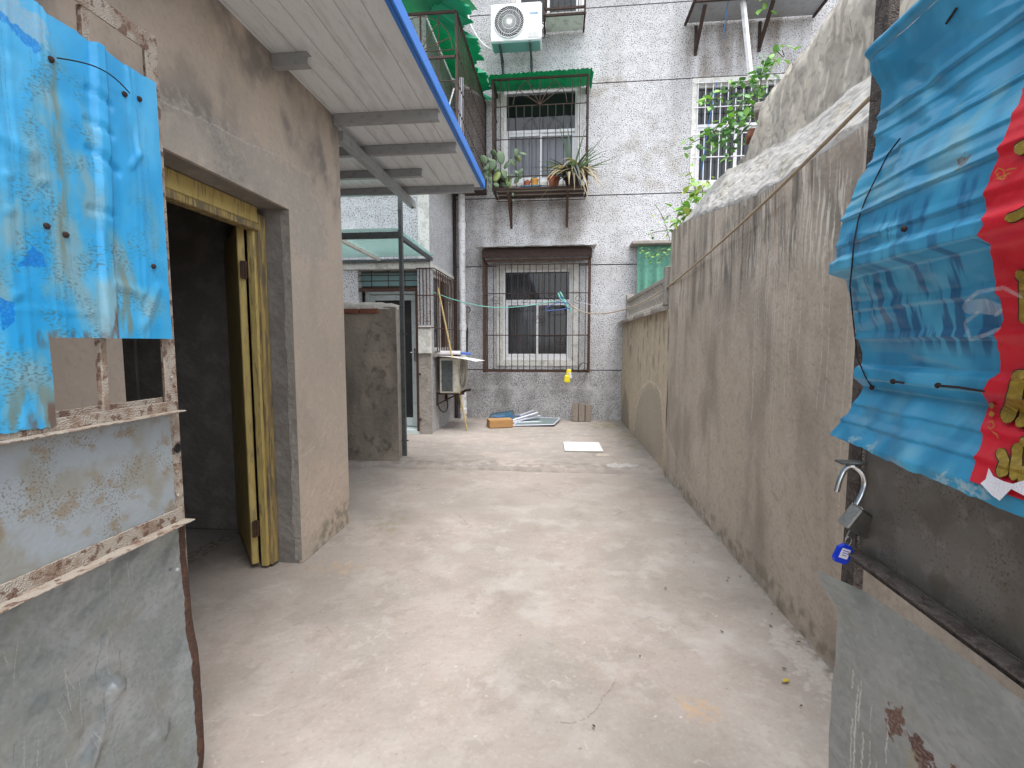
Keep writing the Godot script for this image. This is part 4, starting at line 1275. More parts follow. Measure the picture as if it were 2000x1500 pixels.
	obj("face", st, M.low_wall_right, lw)
	st = S()
	box(st, V(1.125, -0.03, 5.1), V(1.3, 1.745, 8.44))
	obj("core", st, M.cement, lw)
	for k in 8:
		st = S()
		var z0 := 5.14 + k * 0.412
		obox(st, V(1.15 - 0.012 * k * 0.4, 1.772, z0 + 0.2), Basis(Vector3(0, 0, 1), 0.2), Vector3(0.16, 0.022, 0.202), 0.006)
		obj("coping_slab", st, M.mortar if k % 3 == 1 else M.cement, lw)
	var prof := [[0.032, 1.80], [0.034, 1.82], [0.018, 1.86], [0.03, 1.91], [0.036, 1.935], [0.03, 1.96], [0.018, 2.01], [0.032, 2.05], [0.03, 2.07]]
	st = S()
	lathe(st, Vector3.ZERO, prof, 8)
	var bal := st.commit()
	for k in 18:
		var z := 5.42 + k * 0.158
		put("baluster", bal, M.cement, lw, Transform3D(Basis.IDENTITY, V(1.155 - 0.0016 * k, 0, z)))
	st = S()
	bar(st, V(1.16, 2.095, 5.3), V(1.12, 2.095, 8.2), 0.07, 0.05, Vector3.UP, 0.006)
	obj("top_rail", st, M.cement, lw)
	for z in [5.27, 8.26]:
		st = S()
		box(st, V(1.08, 1.79, z - 0.06), V(1.2, 2.2, z + 0.06), 0.012)
		obj("pier", st, M.cement, lw)

# ---------------------------------------------------------------- window cages
func bars(t: Node, called: String, pts: Array, r: float, m: Material) -> void:
	for p in pts:
		var st := S()
		tube(st, [p[0], p[1]], r, 6)
		obj(called, st, m, t)

func arc(c: Vector3, r: float, a0: float, a1: float, n := 16) -> Array:
	var o := []
	for k in n + 1:
		var a := lerpf(a0, a1, float(k) / n)
		o.append(c + Vector3(cos(a) * r, sin(a) * r, 0))
	return o

func scroll(c: Vector3, sx: float, sy: float, r: float) -> Array:
	# an S of wrought iron: spiral end, bend, spiral end
	var o := []
	for k in 22:
		var a := k * 0.42
		var rr := r * (0.28 + 0.72 * k / 21.0)
		o.append(c + Vector3(sx * (cos(a) * rr - r), sy * sin(a) * rr, 0))
	return o

func build_cages() -> void:
	# ground floor
	var t := thing("window_cage", "rusty brown security cage with scrolls over the ground floor window", "window cage", V(-0.4, 0.92, 8.05))
	var zf := 8.05
	var x0 := -1.28
	var x1 := 0.46
	var y0 := 0.93
	var y1 := 2.76
	var st: SurfaceTool
	for p in [[V(x0, y0 - 0.02, zf), V(x0, y1 + 0.03, zf)], [V(x1, y0 - 0.02, zf), V(x1, y1 + 0.03, zf)], [V(x0, y0, zf), V(x1, y0, zf)], [V(x0, y1, zf), V(x1, y1, zf)],
		[V(x0, y0, zf + 0.02), V(x0, y0, 8.44)], [V(x1, y0, zf + 0.02), V(x1, y0, 8.44)], [V(x0, y1, zf + 0.02), V(x0, y1, 8.44)], [V(x1, y1, zf + 0.02), V(x1, y1, 8.44)]]:
		st = S()
		bar(st, p[0], p[1], 0.045 if p[0].x == p[1].x and p[0].y != p[1].y else 0.03, 0.03, Vector3.UP, 0.003)
		obj("frame", st, M.rust, t)
	var v := []
	for k in 17:
		var x := x0 + 0.06 + k * (x1 - x0 - 0.12) / 16.0
		v.append([V(x, y0, zf - 0.012), V(x, y1 - 0.06, zf - 0.012)])
	for s in [x0, x1]:
		for k in 3:
			v.append([V(s, y0, 8.15 + k * 0.1), V(s, y1, 8.15 + k * 0.1)])
	bars(t, "bar", v, 0.0065, M.rust_dark)
	v = []
	for y in [2.69, 2.22, 1.53]:
		v.append([V(x0, y, zf), V(x1, y, zf)])
	for y in [2.22, 1.53]:
		for s in [x0, x1]:
			v.append([V(s, y, zf), V(s, y, 8.44)])
	bars(t, "rail", v, 0.008, M.rust_dark)
	for s in [[-0.62, 1.44, 1, -1], [-0.62, 1.44, -1, -1], [0.0, 1.44, 1, -1], [0.0, 1.44, -1, -1], [-0.35, 1.78, 1, 1], [-0.35, 1.78, -1, 1], [-1.05, 2.12, -1, -1], [0.25, 2.12, 1, -1], [-0.62, 2.14, 1, -1], [-0.1, 2.14, -1, -1]]:
		st = S()
		tube(st, scroll(V(s[0] + 0.1 * s[2], s[1], zf - 0.02), s[2], s[3], 0.075), 0.004, 5)
		obj("scroll", st, M.rust_dark, t)
	# a hood of boards and felt, the front board standing in for shade
	st = S()
	var n := FastNoiseLite.new()
	n.seed = 41
	n.frequency = 2.5
	grid(st, 24, 8, func(u: float, w: float):
		var x := lerpf(-1.40 + 0.05 * n.get_noise_1d(w * 4.0), 0.56, u)
		return V(x, 2.955 + 0.015 * n.get_noise_2d(x * 2.0, w) + 0.03 * w, lerpf(7.86 + 0.03 * n.get_noise_1d(x * 3.0), 8.445, w)), func(u: float, w: float): return Vector2(u, w))
	obj("hood_sheet", st, M.trim, t)
	st = S()
	box(st, V(-1.30, 2.80, 7.98), V(0.49, 2.925, 8.0), 0.004)  # dark board put where the hood has only a shaded opening
	box(st, V(-1.28, 2.925, 7.96), V(0.47, 2.935, 8.44), 0.002)
	obj("hood_shade_board", st, M.rust_dark, t)
	for x in [-1.28, 0.47]:
		st = S()
		bar(st, V(x, 2.78, 8.02), V(x, 2.93, 8.02), 0.04, 0.04)
		bar(st, V(x, 2.86, 8.04), V(x, 2.92, 8.44), 0.03, 0.1)
		obj("hood_post", st, M.rust_dark, t)
	st = S()
	for k in 6:
		var a := rng.randf() * TAU
		var pts := []
		for j in 9:
			pts.append(V(0.36 + 0.1 * cos(a + j * 0.7) * (1.0 - j * 0.05), 1.0 + 0.08 * sin(a + j * 0.8), 8.02 + 0.01 * k))
		tube(st, pts, 0.002, 4)
	obj("tie_wire", st, M.wire, t)
	# upper window cage with fan top and plant shelf
	t = thing("window_cage", "dark rusty window cage with fan-shaped top holding potted plants", "window cage", V(-0.36, 3.82, 7.9))
	zf = 7.9
	x0 = -1.1
	x1 = 0.39
	y0 = 3.86
	y1 = 5.53
	for p in [[V(x0, y0 - 0.03, zf), V(x0, y1, zf)], [V(x1, y0 - 0.03, zf), V(x1, y1, zf)], [V(x0, y0, zf), V(x1, y0, zf)], [V(x0, y1, zf), V(x1, y1, zf)],
		[V(x0, y0, zf + 0.02), V(x0, y0, 8.44)], [V(x1, y0, zf + 0.02), V(x1, y0, 8.44)], [V(x0, y1, zf + 0.02), V(x0, y1, 8.44)], [V(x1, y1, zf + 0.02), V(x1, y1, 8.44)]]:
		st = S()
		bar(st, p[0], p[1], 0.03, 0.03, Vector3.UP, 0.003)
		obj("frame", st, M.rust_dark, t)
	v = []
	for k in 11:
		var x := x0 + (k + 1) * (x1 - x0) / 12.0
		v.append([V(x, y0, zf - 0.01), V(x, 5.12, zf - 0.01)])
	for x in [x0 + 0.24, x0 + 0.12, x1 - 0.24, x1 - 0.12]:
		v.append([V(x, 5.12, zf - 0.01), V(x, y1, zf - 0.01)])
	for s in [x0, x1]:
		for k in 4:
			v.append([V(s, y0, 8.0 + k * 0.1), V(s, y1, 8.0 + k * 0.1)])
	bars(t, "bar", v, 0.0065, M.rust_dark)
	v = [[V(x0, 5.12, zf), V(x1, 5.12, zf)], [V(x0, 4.62, zf), V(x1, 4.62, zf)], [V(x0, 4.05, zf), V(x1, 4.05, zf)]]
	for s in [x0, x1]:
		for y in [5.12, 4.62, 4.05]:
			v.append([V(s, y, zf), V(s, y, 8.44)])
	bars(t, "rail", v, 0.008, M.rust_dark)
	var fc := V(-0.355, 5.12, zf - 0.015)
	v = []
	for a in [35, 62, 90, 118, 145]:
		var d := Vector3(cos(deg_to_rad(a)), sin(deg_to_rad(a)), 0)
		v.append([fc, fc + d * (0.41 if a != 90 else 0.4)])
	bars(t, "fan_ray", v, 0.006, M.rust)
	st = S()
	tube(st, arc(fc, 0.42, deg_to_rad(2), deg_to_rad(178), 22), 0.006, 5)
	obj("fan_arch", st, M.rust, t)
	for k in 5:
		st = S()
		box(st, V(x0 + 0.03, y0 + 0.012 + 0.003 * (k % 2), 7.93 + k * 0.1), V(x1 - 0.03, y0 + 0.03 + 0.003 * (k % 2), 8.015 + k * 0.1), 0.003)
		obj("shelf_board", st, M.board_wood if k % 2 else M.rust_dark, t)
	for k in 4:
		st = S()
		tube(st, [V(x0, y0 - 0.07, 7.94 + k * 0.13), V(x1, y0 - 0.07, 7.94 + k * 0.13)], 0.007, 6)
		obj("tray_bar", st, M.rust_dark, t)
	for x in [-0.86, 0.09]:
		st = S()
		bar(st, V(x, 3.79, 7.93), V(x, 3.40, 8.43), 0.035, 0.03)
		bar(st, V(x, 3.80, 7.9), V(x, 3.80, 8.44), 0.035, 0.03)
		bar(st, V(x, 3.36, 8.435), V(x, 3.80, 8.435), 0.035, 0.02)
		obj("bracket", st, M.rust, t)
	green_awning(t, -1.17, 0.47, 5.56, 7.8, 8.44, 0.06)
	# top window cage, only its foot in view
	t = thing("window_cage", "brown cage foot of the top window beside the white air conditioner", "window cage", V(-0.3, 6.5, 7.95))
	for p in [[V(-0.3, 6.56, 7.95), V(0.33, 6.56, 7.95)], [V(-0.3, 6.48, 7.97), V(0.33, 6.48, 7.97)], [V(0.33, 6.47, 7.95), V(0.33, 8.0, 7.95)], [V(0.33, 6.5, 7.97), V(0.33, 6.5, 8.44)], [V(-0.3, 6.5, 7.97), V(-0.3, 6.5, 8.44)], [V(-0.3, 6.47, 7.95), V(-0.3, 8.0, 7.95)], [V(-0.3, 8.0, 7.95), V(0.33, 8.0, 7.95)]]:
		st = S()
		bar(st, p[0], p[1], 0.03, 0.03)
		obj("frame", st, M.rust_dark, t)
	v = []
	for k in 5:
		v.append([V(-0.19 + k * 0.105, 6.5, 7.94), V(-0.19 + k * 0.105, 8.0, 7.94)])
	bars(t, "bar", v, 0.006, M.rust_dark)
	st = S()
	box(st, V(-0.28, 6.51, 7.98), V(0.31, 6.53, 8.43), 0.002)
	obj("shelf_board", st, M.trim, t)
	# cage over the right window
	t = thing("window_cage", "dark bottom of a window cage on two brackets above the vine", "window cage", V(2.9, 6.46, 7.9))
	for p in [[V(1.95, 6.5, 7.9), V(3.9, 6.5, 7.9)], [V(1.95, 6.5, 7.92), V(1.95, 6.5, 8.44)], [V(3.9, 6.5, 7.92), V(3.9, 6.5, 8.44)], [V(1.95, 6.48, 7.9), V(1.95, 8.0, 7.9)], [V(3.9, 6.48, 7.9), V(3.9, 8.0, 7.9)], [V(1.95, 8.0, 7.9), V(3.9, 8.0, 7.9)]]:
		st = S()
		bar(st, p[0], p[1], 0.035, 0.035)
		obj("frame", st, M.rust_dark, t)
	v = []
	for k in 15:
		v.append([V(2.08 + k * 0.123, 6.5, 7.89), V(2.08 + k * 0.123, 8.0, 7.89)])
	bars(t, "bar", v, 0.006, M.rust_dark)
	st = S()
	box(st, V(1.97, 6.515, 7.93), V(3.88, 6.53, 8.43), 0.002)
	obj("shelf_board", st, M.steel, t)
	for x in [2.12, 3.1]:
		st = S()
		bar(st, V(x, 6.47, 7.95), V(x, 6.08, 8.43), 0.05, 0.04)
		bar(st, V(x, 6.02, 8.432), V(x, 6.47, 8.432), 0.045, 0.02)
		obj("bracket", st, M.rust_dark, t)
	# plain white bars inside the right window
	t = thing("window_grille", "white painted steel grille behind the leafy vine", "window grille", V(2.8, 3.98, 8.42))
	v = []
	for k in 12:
		v.append([V(2.18 + k * 0.118, 3.95, 8.425), V(2.18 + k * 0.118, 5.62, 8.425)])
	bars(t, "bar", v, 0.008, M.white_pvc)
	v = []
	for y in [4.0, 4.42, 4.78, 5.2, 5.58]:
		v.append([V(2.12, y, 8.41), V(3.54, y, 8.41)])
	bars(t, "rail", v, 0.009, M.white_pvc)
	# entrance wing: side window bars
	t = thing("window_grille", "rusty vertical bars over the wing's side window beside the downpipe", "window grille", V(-1.8, 1.26, 7.6))
	v = []
	for k in 13:
		v.append([V(-1.80, 1.27, 6.95 + k * 0.112), V(-1.80, 2.46, 6.95 + k * 0.112)])
	for k in 4:
		v.append([V(-1.86 - k * 0.05, 1.66, 6.80), V(-1.86 - k * 0.05, 2.46, 6.80)])
	bars(t, "bar", v, 0.0075, M.rust)
	v = []
	for y in [1.27, 1.62, 2.08, 2.46]:
		v.append([V(-1.80, y, 6.82), V(-1.80, y, 8.36)])
		if y > 1.5: v.append([V(-1.80, y, 6.80), V(-2.06, y, 6.80)])
	bars(t, "rail", v, 0.008, M.rust)
	for z in [7.2, 7.75]:
		st = S()
		var pts := []
		for k in 17:
			var a := TAU * k / 16.0
			pts.append(V(-1.79, 2.22 + 0.2 * sin(a), z + 0.1 * cos(a)))
		tube(st, pts, 0.006, 5)
		obj("scroll", st, M.rust, t)
	# balcony cage of the wing
	t = thing("balcony_cage", "dark rusty balcony cage under torn green awning above the blue roof edge", "balcony cage", V(-1.9, 4.05, 7.0))
	y0 = 3.95
	y1 = 5.42
	var zn := 6.12
	var xr := -1.3
	var xl := -3.5
	for p in [[V(xl, y0, zn), V(xr, y0, zn)], [V(xl, y1, zn), V(xr, y1, zn)], [V(xr, y0, zn), V(xr, y1, zn)], [V(xr, y0, zn), V(xr, y0, 8.44)], [V(xr, y1, zn), V(xr, y1, 8.44)], [V(xr, y0, 8.42), V(xr, y1, 8.42)], [V(xl, y0, zn), V(xl, y1, zn)], [V(xl, y0, zn), V(xl, y0, 6.85)], [V(xl, y1, zn), V(xl, y1, 6.85)], [V(xr, 4.9, zn), V(-1.88, 4.9, zn)]]:
		st = S()
		bar(st, p[0], p[1], 0.028, 0.028)
		obj("frame", st, M.rust_dark, t)
	v = []
	for k in 22:
		v.append([V(xr + 0.008, y0, zn + 0.1 + k * 0.103), V(xr + 0.008, y1, zn + 0.1 + k * 0.103)])
	for k in 9:
		v.append([V(xr - 0.22 * (k + 1), y0, zn - 0.006), V(xr - 0.22 * (k + 1), y1, zn - 0.006)])
	bars(t, "bar", v, 0.0065, M.rust_dark)
	v = []
	for y in [4.3, 4.62, 4.98]:
		v.append([V(xl, y, zn), V(xr, y, zn)])
		v.append([V(xr, y, zn), V(xr, y, 8.42)])
	bars(t, "rail", v, 0.007, M.rust_dark)
	v = []
	for a in [20, 55, 90, 125, 160]:
		v.append([V(-1.75, 4.98, zn - 0.012), V(-1.75 + 0.4 * cos(deg_to_rad(a)), 4.98 + 0.4 * sin(deg_to_rad(a)), zn - 0.012)])
	bars(t, "fan_ray", v, 0.006, M.rust)
	st = S()
	tube(st, arc(V(-1.75, 4.98, zn - 0.015), 0.4, 0.0, PI, 18), 0.006, 5)
	obj("fan_arch", st, M.rust, t)
	st = S()
	box(st, V(xl, y0 - 0.02, zn + 0.02), V(xr - 0.02, y0 - 0.004, 6.84))
	box(st, V(-1.87, y0 - 0.02, 6.841), V(xr - 0.02, y0 - 0.004, 8.43))
	obj("floor_sheet", st, M.rust_dark, t)
	# awning skirts: front and side, corrugated, ragged
	st = S()
	n.frequency = 3.0
	grid(st, 70, 8, func(u: float, w: float):
		var x := lerpf(-3.7, -1.12, u)
		var rag := 0.06 * absf(n.get_noise_1d(x * 4.0)) if w == 1.0 else 0.0
		return V(minf(x, -1.16), 5.90 - 0.40 * w + 0.012 * sin(x / 0.075 * TAU), lerpf(6.85, 5.94, w) + rag), func(u: float, w: float): return Vector2(u, w))
	obj("awning_sheet", st, M.green_sheet, t)
	st = S()
	grid(st, 110, 8, func(u: float, w: float):
		var z := lerpf(6.0, 8.43, u)
		var rag := 0.16 * maxf(0.0, n.get_noise_1d(z * 2.2) + 0.1) + (0.12 if fposmod(z, 0.8) < 0.3 else 0.0)
		return V(lerpf(-1.87, -1.12 - rag, w), 5.88 - 0.44 * w + 0.012 * sin(z / 0.075 * TAU), z), func(u: float, w: float): return Vector2(u, w))
	obj("awning_sheet", st, M.green_sheet, t)
	# odds and ends kept in it
	st = S()
	bar(st, V(-1.62, 3.97, 6.4), V(-1.42, 4.72, 6.5), 0.04, 0.015)
	solo("plank", st, M.trim, "pale plank leaning inside the balcony cage", "plank")
	st = S()
	tube(st, [V(-1.40, 3.97, 6.75), V(-1.38, 5.0, 6.8)], 0.035, 10)
	solo("plastic_tube", st, M.alu, "silvery upright tube inside the balcony cage", "tube")
	st = S()
	for k in 8:
		bar(st, V(-1.45, 4.0 + 0.045 * k, 7.9 - k * 0.06), V(-1.45, 4.05 + 0.045 * k, 7.86 - k * 0.06), 0.03, 0.03)
	bar(st, V(-1.47, 3.97, 7.98), V(-1.47, 4.4, 7.4), 0.04, 0.02)
	solo("toothed_strip", st, M.trim, "pale toothed strip slanting behind the balcony cage bars", "strip")

func green_awning(t: Node, x0: float, x1: float, y: float, z0: float, z1: float, drop: float) -> void:
	var st := S()
	var n := FastNoiseLite.new()
	n.seed = 43
	n.frequency = 3.0
	grid(st, 90, 6, func(u: float, w: float):
		var x := lerpf(x0, x1, u)
		return V(x + 0.02 * n.get_noise_1d(w * 5.0), y + 0.02 * u + drop * w + 0.009 * sin(x / 0.07 * TAU) - (0.05 if u < 0.02 or u > 0.98 else 0.0), lerpf(z0 + 0.03 * n.get_noise_1d(x * 5.0), z1, w)), func(u: float, w: float): return Vector2(u, w))
	obj("awning_sheet", st, M.green_sheet, t)

# ---------------------------------------------------------------- gate leaves
func angle_iron(t: Node, called: String, a: Vector3, b: Vector3, f1: Vector3, f2: Vector3, w: float, m: Material) -> void:
	# two thin flanges of width w along a..b; f1 and f2 are their directions
	var st := S()
	var th := 0.004
	var d := (b - a).normalized()
	for f in [[f1, f2], [f2, f1]]:
		var c: Vector3 = (a + b) * 0.5 + f[0] * (w * 0.5 + (th if f[0] == f2 else 0.0)) + f[1] * th * 0.5
		obox(st, c, Basis(f[0], d, (f[0] as Vector3).cross(d)), Vector3(w * 0.5 - (0.0 if f[0] == f1 else th * 0.5), a.distance_to(b) * 0.5, th * 0.5), 0.001)
	obj(called, st, m, t)

func rivet(t: Node, at: Vector3, ax: Vector3, r: float, m: Material, called := "bolt") -> void:
	var st := S()
	var y := ax.normalized()
	var x := y.cross(Vector3(0.3, 0.2, 0.9)).normalized()
	lathe(st, at, [[r, -0.002], [r, r * 0.3], [r * 0.7, r * 0.7], [0.0, r * 0.85]], 8, Basis(x, y, x.cross(y)))
	obj(called, st, m, t)

func build_left_leaf() -> void:
	var t := thing("gate_leaf", "rusty gate leaf with torn faded sky-blue sheet over grey metal panels", "gate", V(-1.13, 0.05, 0.8), "yard gate leaves")
	var X := -1.13
	var R := Vector3(1, 0, 0)
	var U := Vector3.UP
	var N := Vector3(0, 0, 1)  # towards the camera end
	# frame
	angle_iron(t, "stile", V(X, 0.05, 1.315), V(X, 2.25, 1.315), N, -R, 0.042, M.frame_left)
	angle_iron(t, "stile", V(X, 0.05, 0.25), V(X, 2.25, 0.25), -N, -R, 0.042, M.frame_left)
	angle_iron(t, "top_rail", V(X, 2.245, 0.293), V(X, 2.245, 1.272), -U, -R, 0.05, M.frame_left)
	angle_iron(t, "mid_rail", V(X + 0.004, 1.2, 0.25), V(X + 0.004, 1.2, 1.30), U, R, 0.032, M.frame_left)
	angle_iron(t, "mid_rail", V(X + 0.004, 0.872, 0.25), V(X + 0.004, 0.872, 1.30), U, R, 0.04, M.frame_left)
	angle_iron(t, "bottom_rail", V(X, 0.07, 0.293), V(X, 0.07, 1.272), U, -R, 0.042, M.frame_left)
	var st := S()
	bar(st, V(X - 0.012, 1.2, 1.092), V(X - 0.012, 2.2, 1.11), 0.018, 0.018, U, 0.002)
	obj("upright_bar", st, M.frame_left, t)
	st = S()
	box(st, V(X - 0.012, 1.202, 0.9), V(X - 0.009, 1.245, 1.27), 0.0005)
	obj("flange", st, M.frame_left, t)
	# blue sheet
	var n := FastNoiseLite.new()
	n.seed = 61
	n.frequency = 3.2
	var zs := []
	var z := 0.27
	while z < 1.292:
		zs.append(z)
		z += 0.005
	st = S()
	var st_count := 0
	var off := func(zz: float, y: float) -> float:
		var o := 0.012 + 0.006 * n.get_noise_2d(zz * 0.8, y * 0.6) + 0.0005 * n.get_noise_2d(zz * 4.0, y * 3.0)
		var r := zz - 1.118 + 0.03 * (2.1 - y)
		o += 0.013 * (smoothstep(-0.018, -0.013, r) - smoothstep(0.014, 0.019, r))
		for q in [0.60, 0.66, 0.72, 0.78, 0.90, 0.925, 0.985, 1.0, 1.2, 1.22]:
			o += 0.002 * maxf(0.0, 1.0 - absf(zz - q + 0.01 * (2.1 - y)) / 0.006)
		o += kinks(kinks_left, zz, y)
		for d in [[0.9, 1.74], [0.9, 1.67], [0.97, 1.75], [0.9, 1.5]]:
			var q := Vector2((zz - d[0]), (y - d[1]) * 1.5).length()
			o += 0.006 * maxf(0.0, 1.0 - q / 0.016)
		o += 0.012 * maxf(0.0, 1.0 - absf(y - 1.97 + 0.1 * (zz - 1.0)) / 0.05) * n.get_noise_2d(zz * 2.0, 7.0)
		return o
	var uvl := func(zz: float, y: float) -> Vector2: return Vector2((zz - 0.25) / 1.05, (2.14 - y) / 0.95)
	var nz_ := zs.size() - 1
	var seam := 1.412
	for part in 2:
		var nr := 84 if part == 0 else 24
		var k0 := st_count
		var cols := []
		for i in zs.size():
			if part == 0 or zs[i] <= 0.958: cols.append(zs[i])
		for zz in cols:
			var yt: float = 2.115 + 0.006 * n.get_noise_1d(zz * 4.0) + 0.002 * n.get_noise_1d(zz * 25.0) + (0.01 if zz < 1.0 else 0.0)
			var yb := seam
			if part == 1:
				yt = seam
				yb = 1.215 + 0.008 * n.get_noise_1d(zz * 9.0)
			for j in nr + 1:
				var y := lerpf(yb, yt, float(j) / nr)
				st.set_uv(uvl.call(zz, y))
				st.add_vertex(V(X + off.call(zz, y), y, zz))
				st_count += 1
		for i in cols.size() - 1:
			for j in nr:
				var q: int = k0 + i * (nr + 1) + j
				for k in [q, q + 1, q + nr + 2, q, q + nr + 2, q + nr + 1]: st.add_index(k)
	st.generate_normals()
	obj("blue_sheet", st, M.blue_left, t)
	# grey middle and galvanised lower panels
	st = S()
	grid(st, 30, 12, func(u: float, v: float):
		var zz := lerpf(0.27, 1.278, u)
		var y := lerpf(0.874, 1.199, v)
		return V(X + 0.003 + 0.003 * n.get_noise_2d(zz * 1.5, y * 2.0), y, zz), func(u: float, v: float): return Vector2(lerpf(0.27, 1.278, u), lerpf(0.874, 1.199, v)) * 1.3)
	obj("grey_panel", st, M.grey_panel, t)
	var dent := func(zz: float, y: float) -> float:
		var o := 0.008 + 0.010 * n.get_noise_2d(zz * 0.9 + 5.0, y * 0.9) + 0.0006 * n.get_noise_2d(zz * 3.0, y * 3.0)
		# creases fan out from a knock
		o += kinks(kinks_low, zz, y)
		# the free edge curls out low down
		o += 0.03 * smoothstep(1.18, 1.3, zz) * smoothstep(0.8, 0.25, y) * (1.0 - 0.5 * smoothstep(0.25, 0.05, y))
		return o
	st = S()
	grid(st, 110, 90, func(u: float, v: float):
		var zz := lerpf(0.27, 1.285, u)
		var y := lerpf(0.03, 0.862, v)
		return V(X + dent.call(zz, y), y, zz), func(u: float, v: float): return Vector2(lerpf(0.27, 1.285, u), lerpf(0.03, 0.862, v)) * 0.9)
	obj("galvanised_panel", st, M.galv, t)
	st = S()
	grid(st, 6, 60, func(u: float, v: float):
		var y := lerpf(0.03, 0.855, v)
		return V(X + dent.call(1.285, y) + 0.004 * sin(u * PI) - 0.002, y, 1.272 + 0.03 * u + 0.004 * n.get_noise_1d(y * 12.0) * (1.0 - u)), func(u: float, v: float): return Vector2(u, v))
	obj("rusty_hem", st, M.rust, t)
	rivet(t, V(X + 0.022, 0.74, 1.25), R, 0.006, M.steel)
	for p in [[1.005, 2.02], [1.185, 2.035], [1.23, 2.045], [1.24, 1.61], [0.97, 1.655], [1.01, 1.645]]:
		rivet(t, V(X + off.call(p[0], p[1]) + 0.001, p[1], p[0]), R, 0.007, M.bolt)
	for p in [[1.292, 1.14], [1.29, 1.02], [1.29, 0.95], [1.292, 1.3]]:
		rivet(t, V(X + 0.004, p[1], p[0]), R, 0.005, M.frame_left, "weld_bead")
	st = S()
	tube(st, arc_yz(X + 0.005, 1.09, 1.297, 0.012), 0.0028, 6, false)
	obj("lock_hole_rim", st, M.wire, t)
	st = S()
	lathe(st, V(X + 0.0048, 1.09, 1.297), [[0.0, 0.0], [0.0115, 0.0]], 14, Basis(Vector3(0, 1, 0), Vector3(1, 0, 0), Vector3(0, 0, -1)))
	obj("lock_hole", st, M.black, t)
	# the wire between two bolts
	st = S()
	var pts := []
	for k in 15:
		var f := k / 14.0
		pts.append(V(X + 0.028 + 0.015 * sin(f * PI), lerpf(2.022, 2.037, f) + 0.016 * sin(f * PI), lerpf(1.005, 1.185, f)))
	tube(st, pts, 0.0016, 5)
	obj("wire", st, M.wire, t)

func arc_yz(x: float, y: float, z: float, r: float) -> Array:
	var o := []
	for k in 17:
		var a := TAU * k / 16.0
		o.append(V(x, y + r * cos(a), z + r * sin(a) * 0.8))
	return o

var prof := [[0.623, 1.971], [0.642, 1.918], [0.647, 1.897], [0.647, 1.807], [0.637, 1.772], [0.614, 1.736], [0.59, 1.678], [0.578, 1.612], [0.576, 1.578], [0.564, 1.566], [0.564, 1.546], [0.597, 1.534], [0.614, 1.487], [0.626, 1.44], [0.64, 1.381], [0.642, 1.356], [0.628, 1.347], [0.626, 1.326], [0.648, 1.306], [0.617, 1.249], [0.582, 1.202]]
var sn := FastNoiseLite.new()

# crisp kinks in thin sheet: [z0, y0, z1, y1, height, half width]
func kinks(list: Array, z: float, y: float) -> float:
	var o := 0.0
	var p := Vector2(z, y)
	for k in list:
		var c := Geometry2D.get_closest_point_to_segment(p, Vector2(k[0], k[1]), Vector2(k[2], k[3]))
		o += k[4] * maxf(0.0, 1.0 - p.distance_to(c) / k[5])
	return o

var kinks_right := [[1.1, 1.83, 0.98, 1.76, 0.007, 0.03], [1.02, 1.90, 0.9, 1.80, -0.006, 0.025], [0.98, 1.76, 0.85, 1.79, 0.006, 0.02], [1.1, 1.70, 1.0, 1.72, -0.006, 0.02], [1.05, 1.62, 0.88, 1.58, 0.005, 0.02], [1.1, 1.44, 0.99, 1.46, 0.005, 0.018], [0.95, 1.36, 0.86, 1.345, -0.008, 0.02], [1.07, 1.26, 0.97, 1.215, -0.008, 0.03], [0.93, 1.27, 0.86, 1.2, 0.007, 0.03], [0.9, 1.68, 0.8, 1.66, -0.006, 0.02], [0.86, 1.9, 0.72, 1.86, 0.006, 0.025]]
var kinks_left := [[1.09, 2.0, 1.14, 1.985, -0.008, 0.012], [1.08, 1.925, 1.14, 1.915, -0.008, 0.012], [1.08, 1.86, 1.15, 1.83, -0.009, 0.014], [1.07, 1.72, 1.13, 1.715, -0.006, 0.01], [1.2, 2.1, 1.22, 1.9, 0.004, 0.012], [1.22, 1.9, 1.19, 1.86, 0.005, 0.014], [0.95, 1.8, 0.86, 1.82, 0.005, 0.02], [1.12, 1.55, 1.2, 1.53, 0.006, 0.015], [0.9, 1.47, 1.06, 1.47, 0.003, 0.008], [1.0, 1.95, 0.9, 2.0, -0.005, 0.03], [1.25, 1.55, 1.2, 1.45, 0.005, 0.02]]
var kinks_low := [[1.05, 0.53, 0.97, 0.38, 0.009, 0.03], [1.05, 0.53, 1.17, 0.30, 0.012, 0.035], [1.05, 0.53, 1.03, 0.66, 0.006, 0.025], [0.97, 0.40, 0.92, 0.22, 0.010, 0.03], [0.88, 0.60, 0.95, 0.50, 0.010, 0.03], [0.86, 0.66, 1.0, 0.60, -0.008, 0.05], [1.17, 0.30, 1.2, 0.1, 0.01, 0.04], [0.8, 0.45, 0.9, 0.36, 0.009, 0.03], [1.12, 0.7, 1.2, 0.5, -0.006, 0.05]]

